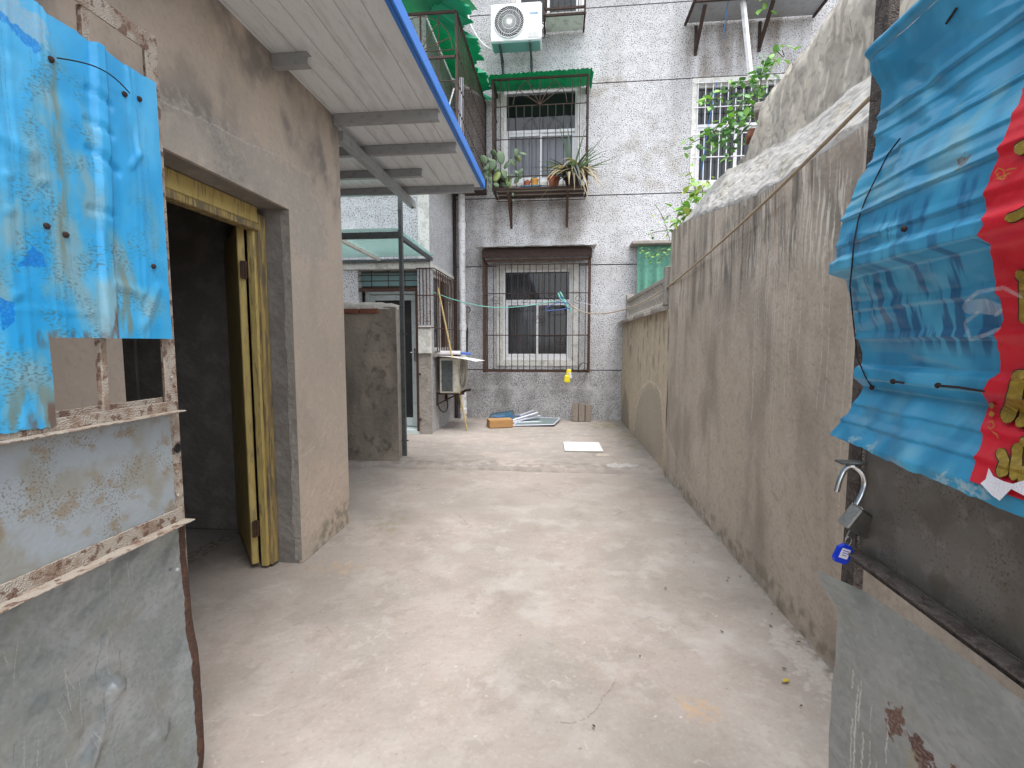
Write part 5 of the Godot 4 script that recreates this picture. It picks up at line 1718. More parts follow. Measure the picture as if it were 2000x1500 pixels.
func sheet_x(y: float, z: float) -> float:
	var x: float = prof[-1][0]
	if y >= prof[0][1]: x = prof[0][0]
	else:
		for k in prof.size() - 1:
			if y <= prof[k][1] and y >= prof[k + 1][1]:
				x = lerpf(prof[k + 1][0], prof[k][0], (y - prof[k + 1][1]) / (prof[k][1] - prof[k + 1][1]))
	# small rolled ribs of the sheet
	for r in [[1.86, 0.006], [1.825, 0.004], [1.765, 0.007], [1.70, 0.005], [1.655, 0.007], [1.60, 0.004], [1.47, 0.005], [1.41, 0.007], [1.27, 0.004], [1.235, 0.005]]:
		var dy: float = y - r[0] - 0.003 * sn.get_noise_1d(z)
		x -= r[1] * (maxf(0.0, 1.0 - dy / 0.014) if dy > 0.0 else maxf(0.0, 1.0 + dy / 0.0035))
	x += 0.006 * sn.get_noise_2d(z * 0.6, y * 0.5) - kinks(kinks_right, z, y)
	x -= 0.005 * pow(maxf(0.0, sn.get_noise_2d(z * 1.3 + 40.0, y * 1.1)), 2.0) * 4.0 * smoothstep(1.25, 1.35, y)
	return x

func build_right_leaf() -> void:
	sn.seed = 67
	sn.frequency = 4.0
	var t := thing("gate_leaf", "rusty gate leaf with buckled ribbed blue sheet and curled galvanised panel", "gate", V(0.64, 0.05, 0.7), "yard gate leaves")
	var X := 0.664
	var R := Vector3(1, 0, 0)
	var U := Vector3.UP
	var N := Vector3(0, 0, 1)
	angle_iron(t, "stile", V(0.655, 0.05, 1.152), V(0.655, 2.25, 1.152), N, R, 0.045, M.frame_right)
	angle_iron(t, "stile", V(X, 0.05, 0.2), V(X, 2.25, 0.2), -N, R, 0.045, M.frame_right)
	angle_iron(t, "top_rail", V(X, 2.245, 0.25), V(X, 2.245, 1.068), -U, R, 0.06, M.frame_right)
	angle_iron(t, "mid_rail", V(X - 0.004, 1.2, 0.2), V(X - 0.004, 1.2, 1.10), U, R, 0.03, M.frame_right)
	angle_iron(t, "mid_rail", V(X - 0.01, 0.952, 0.2), V(X - 0.01, 0.952, 1.1), -U, -R, 0.036, M.frame_right)
	angle_iron(t, "bottom_rail", V(X, 0.07, 0.25), V(X, 0.07, 1.068), U, R, 0.045, M.frame_right)
	var st := S()
	grid(st, 30, 16, func(u: float, v: float):
		var z := lerpf(0.22, 1.105, u)
		var y := lerpf(0.925, 1.24, v)
		return V(X - 0.001 + 0.002 * sn.get_noise_2d(z * 0.6, y * 0.6), y, z), func(u: float, v: float): return Vector2(lerpf(0.22, 1.072, u), lerpf(0.955, 1.24, v)) * 1.5)
	obj("grey_panel", st, M.dark_panel, t)
	# buckled blue sheet, folded along its ribs
	st = S()
	grid(st, 70, 320, func(u: float, v: float):
		var z := lerpf(0.3, 1.1, u)
		var yb := 1.202 - 0.05 * (1.1 - z) + 0.004 * sn.get_noise_1d(z * 12.0)
		var y := lerpf(yb, 1.971, v)
		var zz := z
		if u == 1.0: zz += 0.006 * sn.get_noise_1d(y * 5.0)
		return V(sheet_x(y, z), y, zz), func(u: float, v: float): return Vector2(u, 1.0 - v))
	obj("blue_sheet", st, M.blue_right, t)
	st = S()
	grid(st, 50, 5, func(u: float, v: float):
		var z := lerpf(0.3, 1.098, u)
		return V(lerpf(sheet_x(1.971, z), 0.622, v) - 0.012 * sin(v * PI), 1.972 + 0.03 * v + 0.003 * sn.get_noise_1d(z * 8.0), z), func(u: float, v: float): return Vector2(u, 0.02 * v))
	obj("sheet_lip", st, M.blue_right, t)
	# lower galvanised sheet, its top corner sprung away from the frame
	st = S()
	grid(st, 70, 90, func(u: float, v: float):
		var z := lerpf(0.22, 1.1, u)
		var yt := 0.885 + 0.075 * (1.0 - u) * 1.0 + 0.012 * smoothstep(0.9, 1.0, u)
		var y := lerpf(0.03, yt, v)
		var o := 0.012 + 0.012 * sn.get_noise_2d(z * 0.5, y * 0.5) + 0.0005 * sn.get_noise_2d(z * 3.0, y * 3.0)
		o += 0.052 * pow(smoothstep(0.87, 1.0, u), 1.5) * pow(smoothstep(0.86, 1.0, v), 1.2)
		o += 0.014 * smoothstep(0.75, 1.0, v) * (1.0 - u)
		o += 0.012 * smoothstep(0.94, 0.97, u) * (1.0 - v)
		return V(X - 0.024 - o, y, z - 0.008 * smoothstep(0.55, 0.85, v) * smoothstep(0.95, 1.0, u) * (1.0 - smoothstep(0.85, 1.0, v))), func(u: float, v: float): return Vector2(lerpf(0.22, 1.1, u), 1.0 - lerpf(0.03, 0.96, v)) * Vector2(0.6, 0.9))
	obj("galvanised_panel", st, M.galv_right, t)
	st = S()
	box(st, V(X - 0.03, 0.05, 1.085), V(X - 0.001, 0.8, 1.115), 0.003)
	obj("rusty_edge_strip", st, M.rust, t)
	rivet(t, px(1622, 1158, 1.085), Vector3(-1, 0, 0.5), 0.006, M.steel)
	rivet(t, px(1612, 1128, 1.092), Vector3(-1, 0, 0.5), 0.004, M.bolt)
	# thin black wire tied round the sheet, and twisted wires in the fold
	st = S()
	var pts := []
	for q in [[1758, 270], [1735, 300], [1712, 345], [1690, 390], [1676, 430], [1668, 470], [1664, 520], [1660, 560], [1668, 640], [1675, 700], [1690, 735], [1703, 757]]:
		var p := px_x(q[0], q[1], 0.6)
		p = px_x(q[0], q[1], sheet_x(p.y, -p.z) - 0.004)
		p = px_x(q[0], q[1], sheet_x(p.y, -p.z) - 0.004)
		pts.append(p)
	tube(st, pts, 0.0014, 5)
	obj("wire", st, M.wire, t)
	for w in [[[1744, 745], [1765, 748]], [[1832, 753], [1870, 756], [1926, 765]], [[1848, 46], [1868, 16]]]:
		st = S()
		pts = []
		for q in w:
			var p := px_x(q[0], q[1], 0.63)
			p = px_x(q[0], q[1], sheet_x(p.y, -p.z) - 0.003)
			pts.append(p)
		tube(st, pts, 0.002, 5)
		obj("wire", st, M.bolt, t)
	for q in [[1744, 745], [1832, 753], [1766, 447], [1703, 757]]:
		var p := px_x(q[0], q[1], 0.62)
		p = px_x(q[0], q[1], sheet_x(p.y, -p.z) - 0.001)
		rivet(t, p, Vector3(-1, 0, 0), 0.005, M.bolt)
	banner()
	padlock()

func on_sheet(x: float, y: float, lift: float) -> Vector3:
	var p := px_x(x, y, 0.62)
	for k in 5:
		p = px_x(x, y, sheet_x(clampf(p.y, 1.15, 1.97), -p.z) - lift)
	return p

func banner() -> void:
	var t := thing("couplet_banner", "red paper couplet with gold brush strokes pasted on buckled blue sheet", "banner", V(0.6, 1.2, 0.6))
	var edge := []
	for q in [[2040, 60], [2020, 120], [2000, 180], [1975, 240], [1955, 300], [1932, 350], [1925, 400], [1922, 440], [1935, 490], [1945, 540], [1955, 590], [1960, 620], [1950, 670], [1935, 740], [1928, 800], [1920, 850], [1905, 910], [1893, 945]]:
		var e := on_sheet(q[0], q[1], 0.004)
		edge.append([e.y, -e.z])
	var ze := func(y: float) -> float:
		if y >= edge[0][0]: return edge[0][1]
		for k in edge.size() - 1:
			if y <= edge[k][0] and y >= edge[k + 1][0]:
				return lerpf(edge[k + 1][1], edge[k][1], (y - edge[k + 1][0]) / (edge[k][0] - edge[k + 1][0]))
		return edge[-1][1]
	var st := S()
	grid(st, 24, 150, func(u: float, v: float):
		var z0 := 0.36
		var y := lerpf(1.205 - 0.01 * (1.0 - u), 1.968, v)
		var z := lerpf(z0, ze.call(y) + 0.002 * sn.get_noise_1d(y * 20.0), u)
		return V(sheet_x(y, z) - 0.004 - 0.004 * absf(sn.get_noise_2d(z * 3.0, y * 3.0)), y, z), func(u: float, v: float): return Vector2(u, v))
	obj("paper", st, M.red, t)
	# torn white fibre along the foot
	st = S()
	var poly := PackedVector2Array([Vector2(1915, 944), Vector2(1925, 936), Vector2(1931, 914), Vector2(1940, 930), Vector2(1960, 940), Vector2(1978, 945), Vector2(2000, 938), Vector2(2030, 950), Vector2(2030, 985), Vector2(2000, 968), Vector2(1975, 955), Vector2(1952, 978), Vector2(1938, 968)])
	var idx := Geometry2D.triangulate_polygon(poly)
	for k in range(0, idx.size(), 3):
		var q := []
		for j in 3: q.append(on_sheet(poly[idx[k + j]].x, poly[idx[k + j]].y, 0.013))
		tri(st, q[0], q[1], q[2], Vector3(-1, 0, 0))
	obj("torn_paper", st, M.paper, t)
	# gold strokes with dark outlines, as far as the frame shows them
	var strokes := [
		[[1982, 298], [2000, 285], [2030, 270]], [[1962, 428], [1980, 424], [2005, 412], [2040, 400]],
		[[1985, 530], [2000, 545], [2035, 560]], [[1998, 545], [2000, 590], [1998, 632]],
		[[1990, 735], [1978, 790], [1962, 825]], [[1975, 738], [1990, 732], [2030, 728]], [[1985, 832], [2000, 818], [2030, 806]], [[2002, 780], [2000, 815], [2015, 840]],
		[[1950, 876], [1962, 900], [1952, 932]], [[1965, 905], [1962, 930]], [[1988, 865], [1985, 905], [1978, 938]], [[1990, 866], [2005, 862], [2030, 866]], [[2000, 910], [1996, 945]]]
	var wid := [11, 9, 10, 9, 15, 9, 10, 10, 10, 6, 11, 9, 10]
	for k in strokes.size():
		for pass_ in 2:
			st = S()
			ribbon(st, strokes[k], wid[k] + (2.5 if pass_ == 0 else 0.0), 0.0105 + 0.0018 * pass_)
			obj("stroke_outline" if pass_ == 0 else "gold_stroke", st, M.ink if pass_ == 0 else M.gold, t)
	for q in [[[1942, 340], [1950, 328], [1960, 332], [1962, 342], [1952, 347], [1946, 341], [1954, 337]], [[1962, 334], [1972, 330], [1986, 328]], [[1944, 348], [1960, 350], [1966, 340], [1976, 338]],
		[[1928, 826], [1938, 822], [1942, 832], [1934, 838], [1930, 832]], [[1936, 842], [1946, 848], [1950, 858]]]:
		st = S()
		ribbon(st, q, 1.1, 0.0105)
		obj("cloud_outline", st, M.gold_dim, t)
	for q in [[[1936, 786], [1937, 798]], [[1936, 803], [1937, 814]]]:
		st = S()
		ribbon(st, q, 6.0, 0.0105)
		obj("seal_print", st, M.gold_dim, t)
	# curled clear tape
	st = S()
	for q in [[[1885, 590], [1910, 570], [1960, 562], [1998, 582]], [[1884, 632], [1896, 664], [1935, 650], [1955, 640]], [[1882, 632], [1914, 608]], [[1942, 618], [1958, 604]]]:
		ribbon(st, q, 4.0, 0.02)
	ribbon(st, [[1880, 600], [1920, 598], [1957, 606]], 14.0, 0.016)
	solo("clear_tape", st, M.plastic, "crumpled strip of clear tape peeling beside the red banner", "tape")

func ribbon(st: SurfaceTool, pts: Array, half: float, lift: float) -> void:
	# a brush stroke laid on the sheet, rounded at its ends
	var fine := []
	for k in pts.size() - 1:
		var a := Vector2(pts[k][0], pts[k][1])
		var b := Vector2(pts[k + 1][0], pts[k + 1][1])
		var m := maxi(2, int(a.distance_to(b) / 5.0))
		for i in m: fine.append(a.lerp(b, float(i) / m))
	fine.append(Vector2(pts[-1][0], pts[-1][1]))
	var prev := []
	for i in fine.size():
		var d: Vector2 = (fine[mini(i + 1, fine.size() - 1)] - fine[maxi(i - 1, 0)]).normalized()
		var f := float(i) / (fine.size() - 1)
		var w := half * sqrt(maxf(0.05, 1.0 - pow(absf(2.0 * f - 1.0), 6.0))) * (1.0 + 0.06 * sin(i * 0.9))
		var s := Vector2(-d.y, d.x) * w
		var cur := [on_sheet(fine[i].x + s.x, fine[i].y + s.y, lift), on_sheet(fine[i].x - s.x, fine[i].y - s.y, lift)]
		if prev.size(): quad(st, prev[0], prev[1], cur[1], cur[0], Vector3(-1, 0, 0))
		prev = cur

func padlock() -> void:
	var z := 1.075
	var p := thing("padlock", "open steel padlock hanging from the gate edge with its key in it", "padlock", px(1675, 1020, z))
	var c := px(1676, 1019, z)
	# body turned a little; long axis runs down to the right
	var B := Basis(Vector3(0, 0, 1), deg_to_rad(-33)) * Basis(Vector3(0, 1, 0), deg_to_rad(28))
	var st := S()
	obox(st, c, B, Vector3(0.04, 0.025, 0.013), 0.003)
	obj("body", st, M.lock, p)
	st = S()
	obox(st, c + B * Vector3(0, 0.0265, 0), B, Vector3(0.0395, 0.0016, 0.0125), 0.001)
	obj("top_plate", st, M.chrome, p)
	st = S()
	lathe(st, c + B * Vector3(0.0395, 0, 0), [[0.008, 0.0], [0.008, 0.0015], [0.005, 0.002], [0.0, 0.001]], 14, B * Basis(Vector3(0, 0, 1), -PI / 2))
	obj("side_plug", st, M.dark_steel, p)
	# stamped marks on the face
	var tm := TextMesh.new()
	tm.text = "\u5b89\u5168"
	tm.font_size = 12
	tm.pixel_size = 0.0011
	tm.depth = 0.0006
	put("stamped_mark", tm, M.chrome, p, Transform3D(B, c + B * Vector3(-0.006, 0.002, 0.0133)))
	# shackle, swung open over the hasp
	st = S()
	var pts := []
	for q in [[1668, 994, 0.0], [1682, 968, 0.0], [1689, 946, 0.004], [1686, 928, 0.006], [1676, 916, 0.01], [1662, 910, 0.014], [1650, 918, 0.02], [1641, 936, 0.02], [1634, 960, 0.02]]:
		pts.append(px(q[0], q[1], z + q[2]))
	tube(st, smooth(pts), 0.0056, 10)
	obj("shackle", st, M.chrome, p)
	st = S()
	box(st, V(0.604, 1.139, 1.082), V(0.656, 1.144, 1.112), 0.001)
	obj("hasp", st, M.dark_steel, p)
	var k := thing("key", "small steel key with blue plastic tag hanging below the padlock", "key", px(1650, 1080, z))
	st = S()
	obox(st, px(1661, 1046, z - 0.004), Basis(Vector3(0, 0, 1), -0.35) * Basis(Vector3(0, 1, 0), 0.4), Vector3(0.011, 0.012, 0.0012), 0.0008)
	obj("bow", st, M.lock, k)
	st = S()
	bar(st, px(1662, 1040, z - 0.002), px(1668, 1028, z), 0.006, 0.002)
	obj("blade", st, M.lock, k)
	st = S()
	pts = []
	for i in 13:
		var a := TAU * i / 12.0
		pts.append(px(1657, 1057, z - 0.008) + Vector3(cos(a) * 0.006, sin(a) * 0.011, 0.002 * sin(a)))
	tube(st, pts, 0.001, 6)
	obj("ring", st, M.chrome, k)
	var TB := Basis(Vector3(0, 0, 1), -0.35) * Basis(Vector3(0, 1, 0), 0.25)
	var tc := px(1646, 1081, z - 0.01)
	st = S()
	extrude(st, PackedVector2Array([Vector2(-0.013, -0.021), Vector2(0.013, -0.021), Vector2(0.018, -0.014), Vector2(0.018, 0.012), Vector2(0.008, 0.021), Vector2(-0.008, 0.021), Vector2(-0.018, 0.012), Vector2(-0.018, -0.014)]), func(q, d): return tc + TB * Vector3(q.x, q.y, d), -0.004, 0.004)
	obj("tag", st, M.key_blue, k)
	st = S()
	obox(st, tc + TB * Vector3(0, 0.002, 0.0045), TB, Vector3(0.011, 0.011, 0.0004))
	obj("paper_insert", st, M.paper, k)
	st = S()
	for i in 3:
		obox(st, tc + TB * Vector3(0, 0.008 - i * 0.005, 0.0051), TB, Vector3(0.008 - 0.001 * i, 0.0008, 0.0001))
	obj("print_line", st, M.key_blue, k)

func smooth(p: Array, per := 5) -> Array:
	var o := []
	for i in p.size() - 1:
		var a: Vector3 = p[maxi(i - 1, 0)]
		var d: Vector3 = p[mini(i + 2, p.size() - 1)]
		for k in per:
			o.append((p[i] as Vector3).cubic_interpolate(p[i + 1], a, d, float(k) / per))
	o.append(p[-1])
	return o

# ---------------------------------------------------------------- services on the walls
func build_services() -> void:
	# downpipe with sockets and straps
	var t := thing("downpipe", "white plastic downpipe running down the corner of the apartment block", "pipe", V(-1.71, 0.06, 8.36))
	var st := S()
	tube(st, [V(-1.71, 0.06, 8.36), V(-1.71, 12.0, 8.36)], 0.057, 18)
	obj("pipe", st, M.pipe, t)
	for y in [0.14, 1.62, 3.36, 6.6]:
		st = S()
		lathe(st, V(-1.71, y, 8.36), [[0.0575, 0.0], [0.066, 0.004], [0.066, 0.1], [0.061, 0.11], [0.0575, 0.115]], 18)
		obj("socket", st, M.pipe, t)
	for y in [0.9, 2.3, 4.2]:
		st = S()
		lathe(st, V(-1.71, y, 8.36), [[0.058, 0.0], [0.061, 0.001], [0.061, 0.025], [0.058, 0.026]], 18)
		bar(st, V(-1.71, y + 0.012, 8.41), V(-1.71, y + 0.012, 8.449), 0.03, 0.02)
		obj("strap", st, M.pipe, t)
	st = S()
	tube(st, [V(-1.845, 0.06, 8.40), V(-1.845, 4.2, 8.40)], 0.028, 10)
	solo("iron_pipe", st, M.rust_dark, "thin dark iron pipe in the corner behind the white downpipe", "pipe")
	# air conditioner on the back wall
	ac_new()
	ac_old()
	# grey conduit pole that leans on the wall at the right
	st = S()
	bar(st, px(1448, -30, 8.0), px(1466, 150, 8.05), 0.075, 0.05, Vector3.UP, 0.004)
	solo("metal_pole", st, M.pipe, "pale grey square pole rising behind the vine to the upper cage", "pole")
	st = S()
	tube(st, [px(1424, -10, 7.95), px(1412, 75, 8.1)], 0.006, 5)
	tube(st, [px(1400, 160, 8.3), px(1380, 260, 8.36), px(1370, 345, 8.38)], 0.006, 5)
	solo("blue_rope", st, M.blue_rope, "thin blue rope hanging down over the barred window with the vine", "rope")
	# cable
	st = S()
	var pts := []
	for q in [[912, -10], [914, 25], [920, 50], [932, 72], [948, 90], [962, 97]]: pts.append(px(q[0], q[1], 8.38))
	tube(st, smooth(pts), 0.014, 8)
	solo("hose", st, M.pipe, "pale insulated hose curving down to the white air conditioner", "hose")
	# green net hung beside the garden wall
	t = thing("green_net", "faded green debris net draped on the block beyond the baluster wall", "net", V(1.5, 2.1, 8.3))
	st = S()
	grid(st, 50, 24, func(u: float, v: float):
		var x := lerpf(1.24, 2.3, u) + 0.02 * v
		return V(x, lerpf(3.0, 1.9, v) + 0.015 * sin(u * 30.0), 8.26 + 0.035 * sin(u * 34.0 + v) * (0.4 + v) - 0.05 * v), func(u: float, v: float): return Vector2(u, v))
	obj("cloth", st, M.green_net, t)
	st = S()
	box(st, V(1.14, 3.0, 8.1), V(2.4, 3.05, 8.445), 0.006)
	obj("ledge", st, M.cement, t)
	# tools hanging by the downpipe
	t = thing("hanging_strap", "grey strap with black grip hung on a ring beside the downpipe", "strap", V(-1.54, 1.3, 8.42))
	st = S()
	var ring := []
	for k in 17:
		ring.append(px(913, 605, 8.42) + Vector3(cos(TAU * k / 16.0) * 0.05, sin(TAU * k / 16.0) * 0.05, 0))
	tube(st, ring, 0.007, 6)
	obj("ring", st, M.rust_dark, t)
	st = S()
	bar(st, px(913, 600, 8.415), px(912, 640, 8.415), 0.035, 0.012)
	obj("strap", st, M.cement, t)
	st = S()
	bar(st, px(912, 640, 8.41), px(911, 690, 8.41), 0.04, 0.03, Vector3.UP, 0.006)
	obj("grip", st, M.black, t)
	# yellow thing on the window cage
	t = thing("yellow_packet", "bright yellow packet hanging from the foot of the ground floor cage", "packet", px(1109, 735, 8.0))
	st = S()
	obox(st, px(1111, 728, 8.0), Basis(Vector3(0, 0, 1), -0.05), Vector3(0.04, 0.055, 0.02), 0.012)
	obj("upper_pack", st, M.bright_yellow, t)
	st = S()
	obox(st, px(1108, 740, 7.99), Basis(Vector3(0, 0, 1), -0.12), Vector3(0.05, 0.06, 0.025), 0.014)
	obj("lower_pack", st, M.bright_yellow, t)
	st = S()
	obox(st, px(1114, 733, 7.97), Basis(Vector3(0, 0, 1), 0.3), Vector3(0.018, 0.05, 0.003), 0.001)
	obj("label", st, M.paper, t)

func fan_grille(p: Node, c: Vector3, B: Basis, r: float, spokes: int, m: Material, rim: Material) -> void:
	# B: x across, y up, z out of the face
	var st := S()
	lathe(st, c, [[0.0, -0.003], [r, -0.003]], 28, B * Basis(Vector3(1, 0, 0), PI / 2))
	obj("fan_well", st, M.black, p)
	st = S()
	for k in spokes:
		var pts := []
		for j in 8:
			var f := j / 7.0
			var a := TAU * k / spokes + 0.9 * f
			var rr := lerpf(r * 0.14, r, f)
			pts.append(c + B * Vector3(cos(a) * rr, sin(a) * rr, 0.004))
		tube(st, pts, 0.0028, 4, false)
	var g := obj("fan_guard", st, m, p)
	for q in [0.45, 0.75, 1.0]:
		st = S()
		var pts := []
		for k in 33:
			pts.append(c + B * Vector3(cos(TAU * k / 32.0) * r * q, sin(TAU * k / 32.0) * r * q, 0.004))
		tube(st, pts, 0.003 if q < 1.0 else 0.006, 5, false)
		obj("guard_ring", st, rim, g)
	st = S()
	lathe(st, c, [[0.0, 0.012], [r * 0.16, 0.011], [r * 0.18, 0.0]], 20, B * Basis(Vector3(1, 0, 0), PI / 2))
	obj("hub", st, rim, g)

func ac_new() -> void:
	var z := 7.95
	var t := thing("air_conditioner", "new white air conditioner unit on brackets high on the wall", "air conditioner", V(-0.74, 6.12, 8.1), "air conditioner units")
	var x0 := -1.14
	var x1 := -0.345
	var st := S()
	box(st, V(x0, 6.13, z), V(x1, 6.69, z + 0.3), 0.012)
	obj("casing", st, M.ac_white, t)
	st = S()
	box(st, V(-0.56, 6.16, z - 0.006), V(x1 + 0.012, 6.66, z - 0.0005), 0.003)
	obj("side_cover", st, M.ac_white, t)
	fan_grille(t, V(-0.845, 6.41, z - 0.008), Basis.IDENTITY, 0.235, 36, M.ac_white, M.ac_white)
	var tm := TextMesh.new()
	tm.text = "Haier"
	var f := SystemFont.new()
	f.font_names = PackedStringArray(["Droid Sans"])
	f.font_weight = 700
	tm.font = f
	tm.font_size = 40
	tm.pixel_size = 0.0014
	tm.depth = 0.003
	put("lettering", tm, M.blue_print, t, Transform3D(Basis.IDENTITY, V(-0.455, 6.52, z - 0.0085)))
	st = S()
	for k in 6: box(st, V(-0.545, 6.17 + k * 0.014, z - 0.009), V(-0.37, 6.175 + k * 0.014, z - 0.0062))
	obj("vent_slat", st, M.trim, t)
	st = S()
	box(st, V(x0 + 0.02, 6.115, z + 0.02), V(x1 - 0.02, 6.128, z + 0.28), 0.002)
	obj("base_pan", st, M.teal_panel, t)
	for x in [-1.0, -0.52]:
		st = S()
		bar(st, V(x, 6.10, z - 0.02), V(x, 6.10, 8.44), 0.03, 0.03)
		bar(st, V(x, 5.84, 8.43), V(x, 6.1, 8.43), 0.03, 0.02)
		bar(st, V(x, 6.085, z + 0.05), V(x, 5.88, 8.42), 0.02, 0.02)
		obj("bracket", st, M.dark_steel, t)
	st = S()
	var pts := []
	for q in [[1058, 44], [1063, 50], [1060, 60], [1064, 70], [1059, 76]]: pts.append(px(q[0], q[1], z + 0.1))
	tube(st, smooth(pts), 0.008, 6)
	obj("pipe_connection", st, M.black, t)

func ac_old() -> void:
	var t := thing("air_conditioner", "old yellowed air conditioner on the wing wall with a board on top", "air conditioner", V(-1.68, 0.6, 7.45), "air conditioner units")
	var st := S()
	box(st, V(-1.80, 0.65, 7.05), V(-1.52, 1.18, 7.83), 0.01)
	obj("casing", st, M.ac_old, t)
	st = S()
	box(st, V(-1.77, 0.68, 7.042), V(-1.60, 1.14, 7.0495), 0.002)
	obj("end_panel", st, M.dark_steel, t)
	st = S()
	box(st, V(-1.585, 0.665, 7.04), V(-1.53, 1.165, 7.0495), 0.003)
	obj("corner_trim", st, M.ac_old, t)
	var B := Basis(Vector3(0, 0, -1), Vector3(0, 1, 0), Vector3(1, 0, 0))
	fan_grille(t, V(-1.51, 0.92, 7.4), B, 0.225, 24, M.ac_old, M.ac_old)
	for z in [7.15, 7.7]:
		st = S()
		bar(st, V(-1.875, 0.635, z), V(-1.45, 0.635, z), 0.03, 0.03)
		bar(st, V(-1.865, 0.45, z), V(-1.865, 0.65, z), 0.03, 0.02)
		bar(st, V(-1.86, 0.47, z), V(-1.56, 0.625, z), 0.02, 0.02)
		obj("bracket", st, M.rust_dark, t)
	st = S()
	bar(st, V(-1.5, 0.635, 7.0), V(-1.5, 0.635, 7.9), 0.03, 0.012)
	obj("bracket_rail", st, M.rust_dark, t)
	st = S()
	var pts := []
	for q in [[-1.83, 0.62, 7.02], [-1.82, 0.5, 7.0], [-1.79, 0.4, 7.03], [-1.74, 0.36, 7.08], [-1.72, 0.42, 7.2], [-1.75, 0.6, 7.3]]: pts.append(V(q[0], q[1], q[2]))
	tube(st, smooth(pts), 0.008, 6)
	obj("cable", st, M.black, t)
	# board lying on top, with a rolled sheet
	st = S()
	var n := FastNoiseLite.new()
	n.seed = 47
	grid(st, 16, 10, func(u: float, v: float):
		return V(lerpf(-1.86, -1.22, u), 1.205 - 0.07 * u * u - 0.02 * v, lerpf(6.98, 7.85, v) - 0.1 * u), func(u: float, v: float): return Vector2(u, v))
	solo("warped_board", st, M.white_board, "warped white board lying on the old air conditioner", "board")
	st = S()
	tube(st, [V(-1.84, 1.26, 7.1), V(-1.5, 1.255, 7.15)], 0.028, 12)
	var o := solo("paper_roll", st, M.paper, "white rolled sheet lying on the warped board", "roll")
	st = S()
	tube(st, [V(-1.5, 1.25, 7.16), V(-1.36, 1.235, 7.22)], 0.022, 8)
	solo("blue_bundle", st, M.hanger, "small dark blue bundle at the end of the paper roll", "bundle")

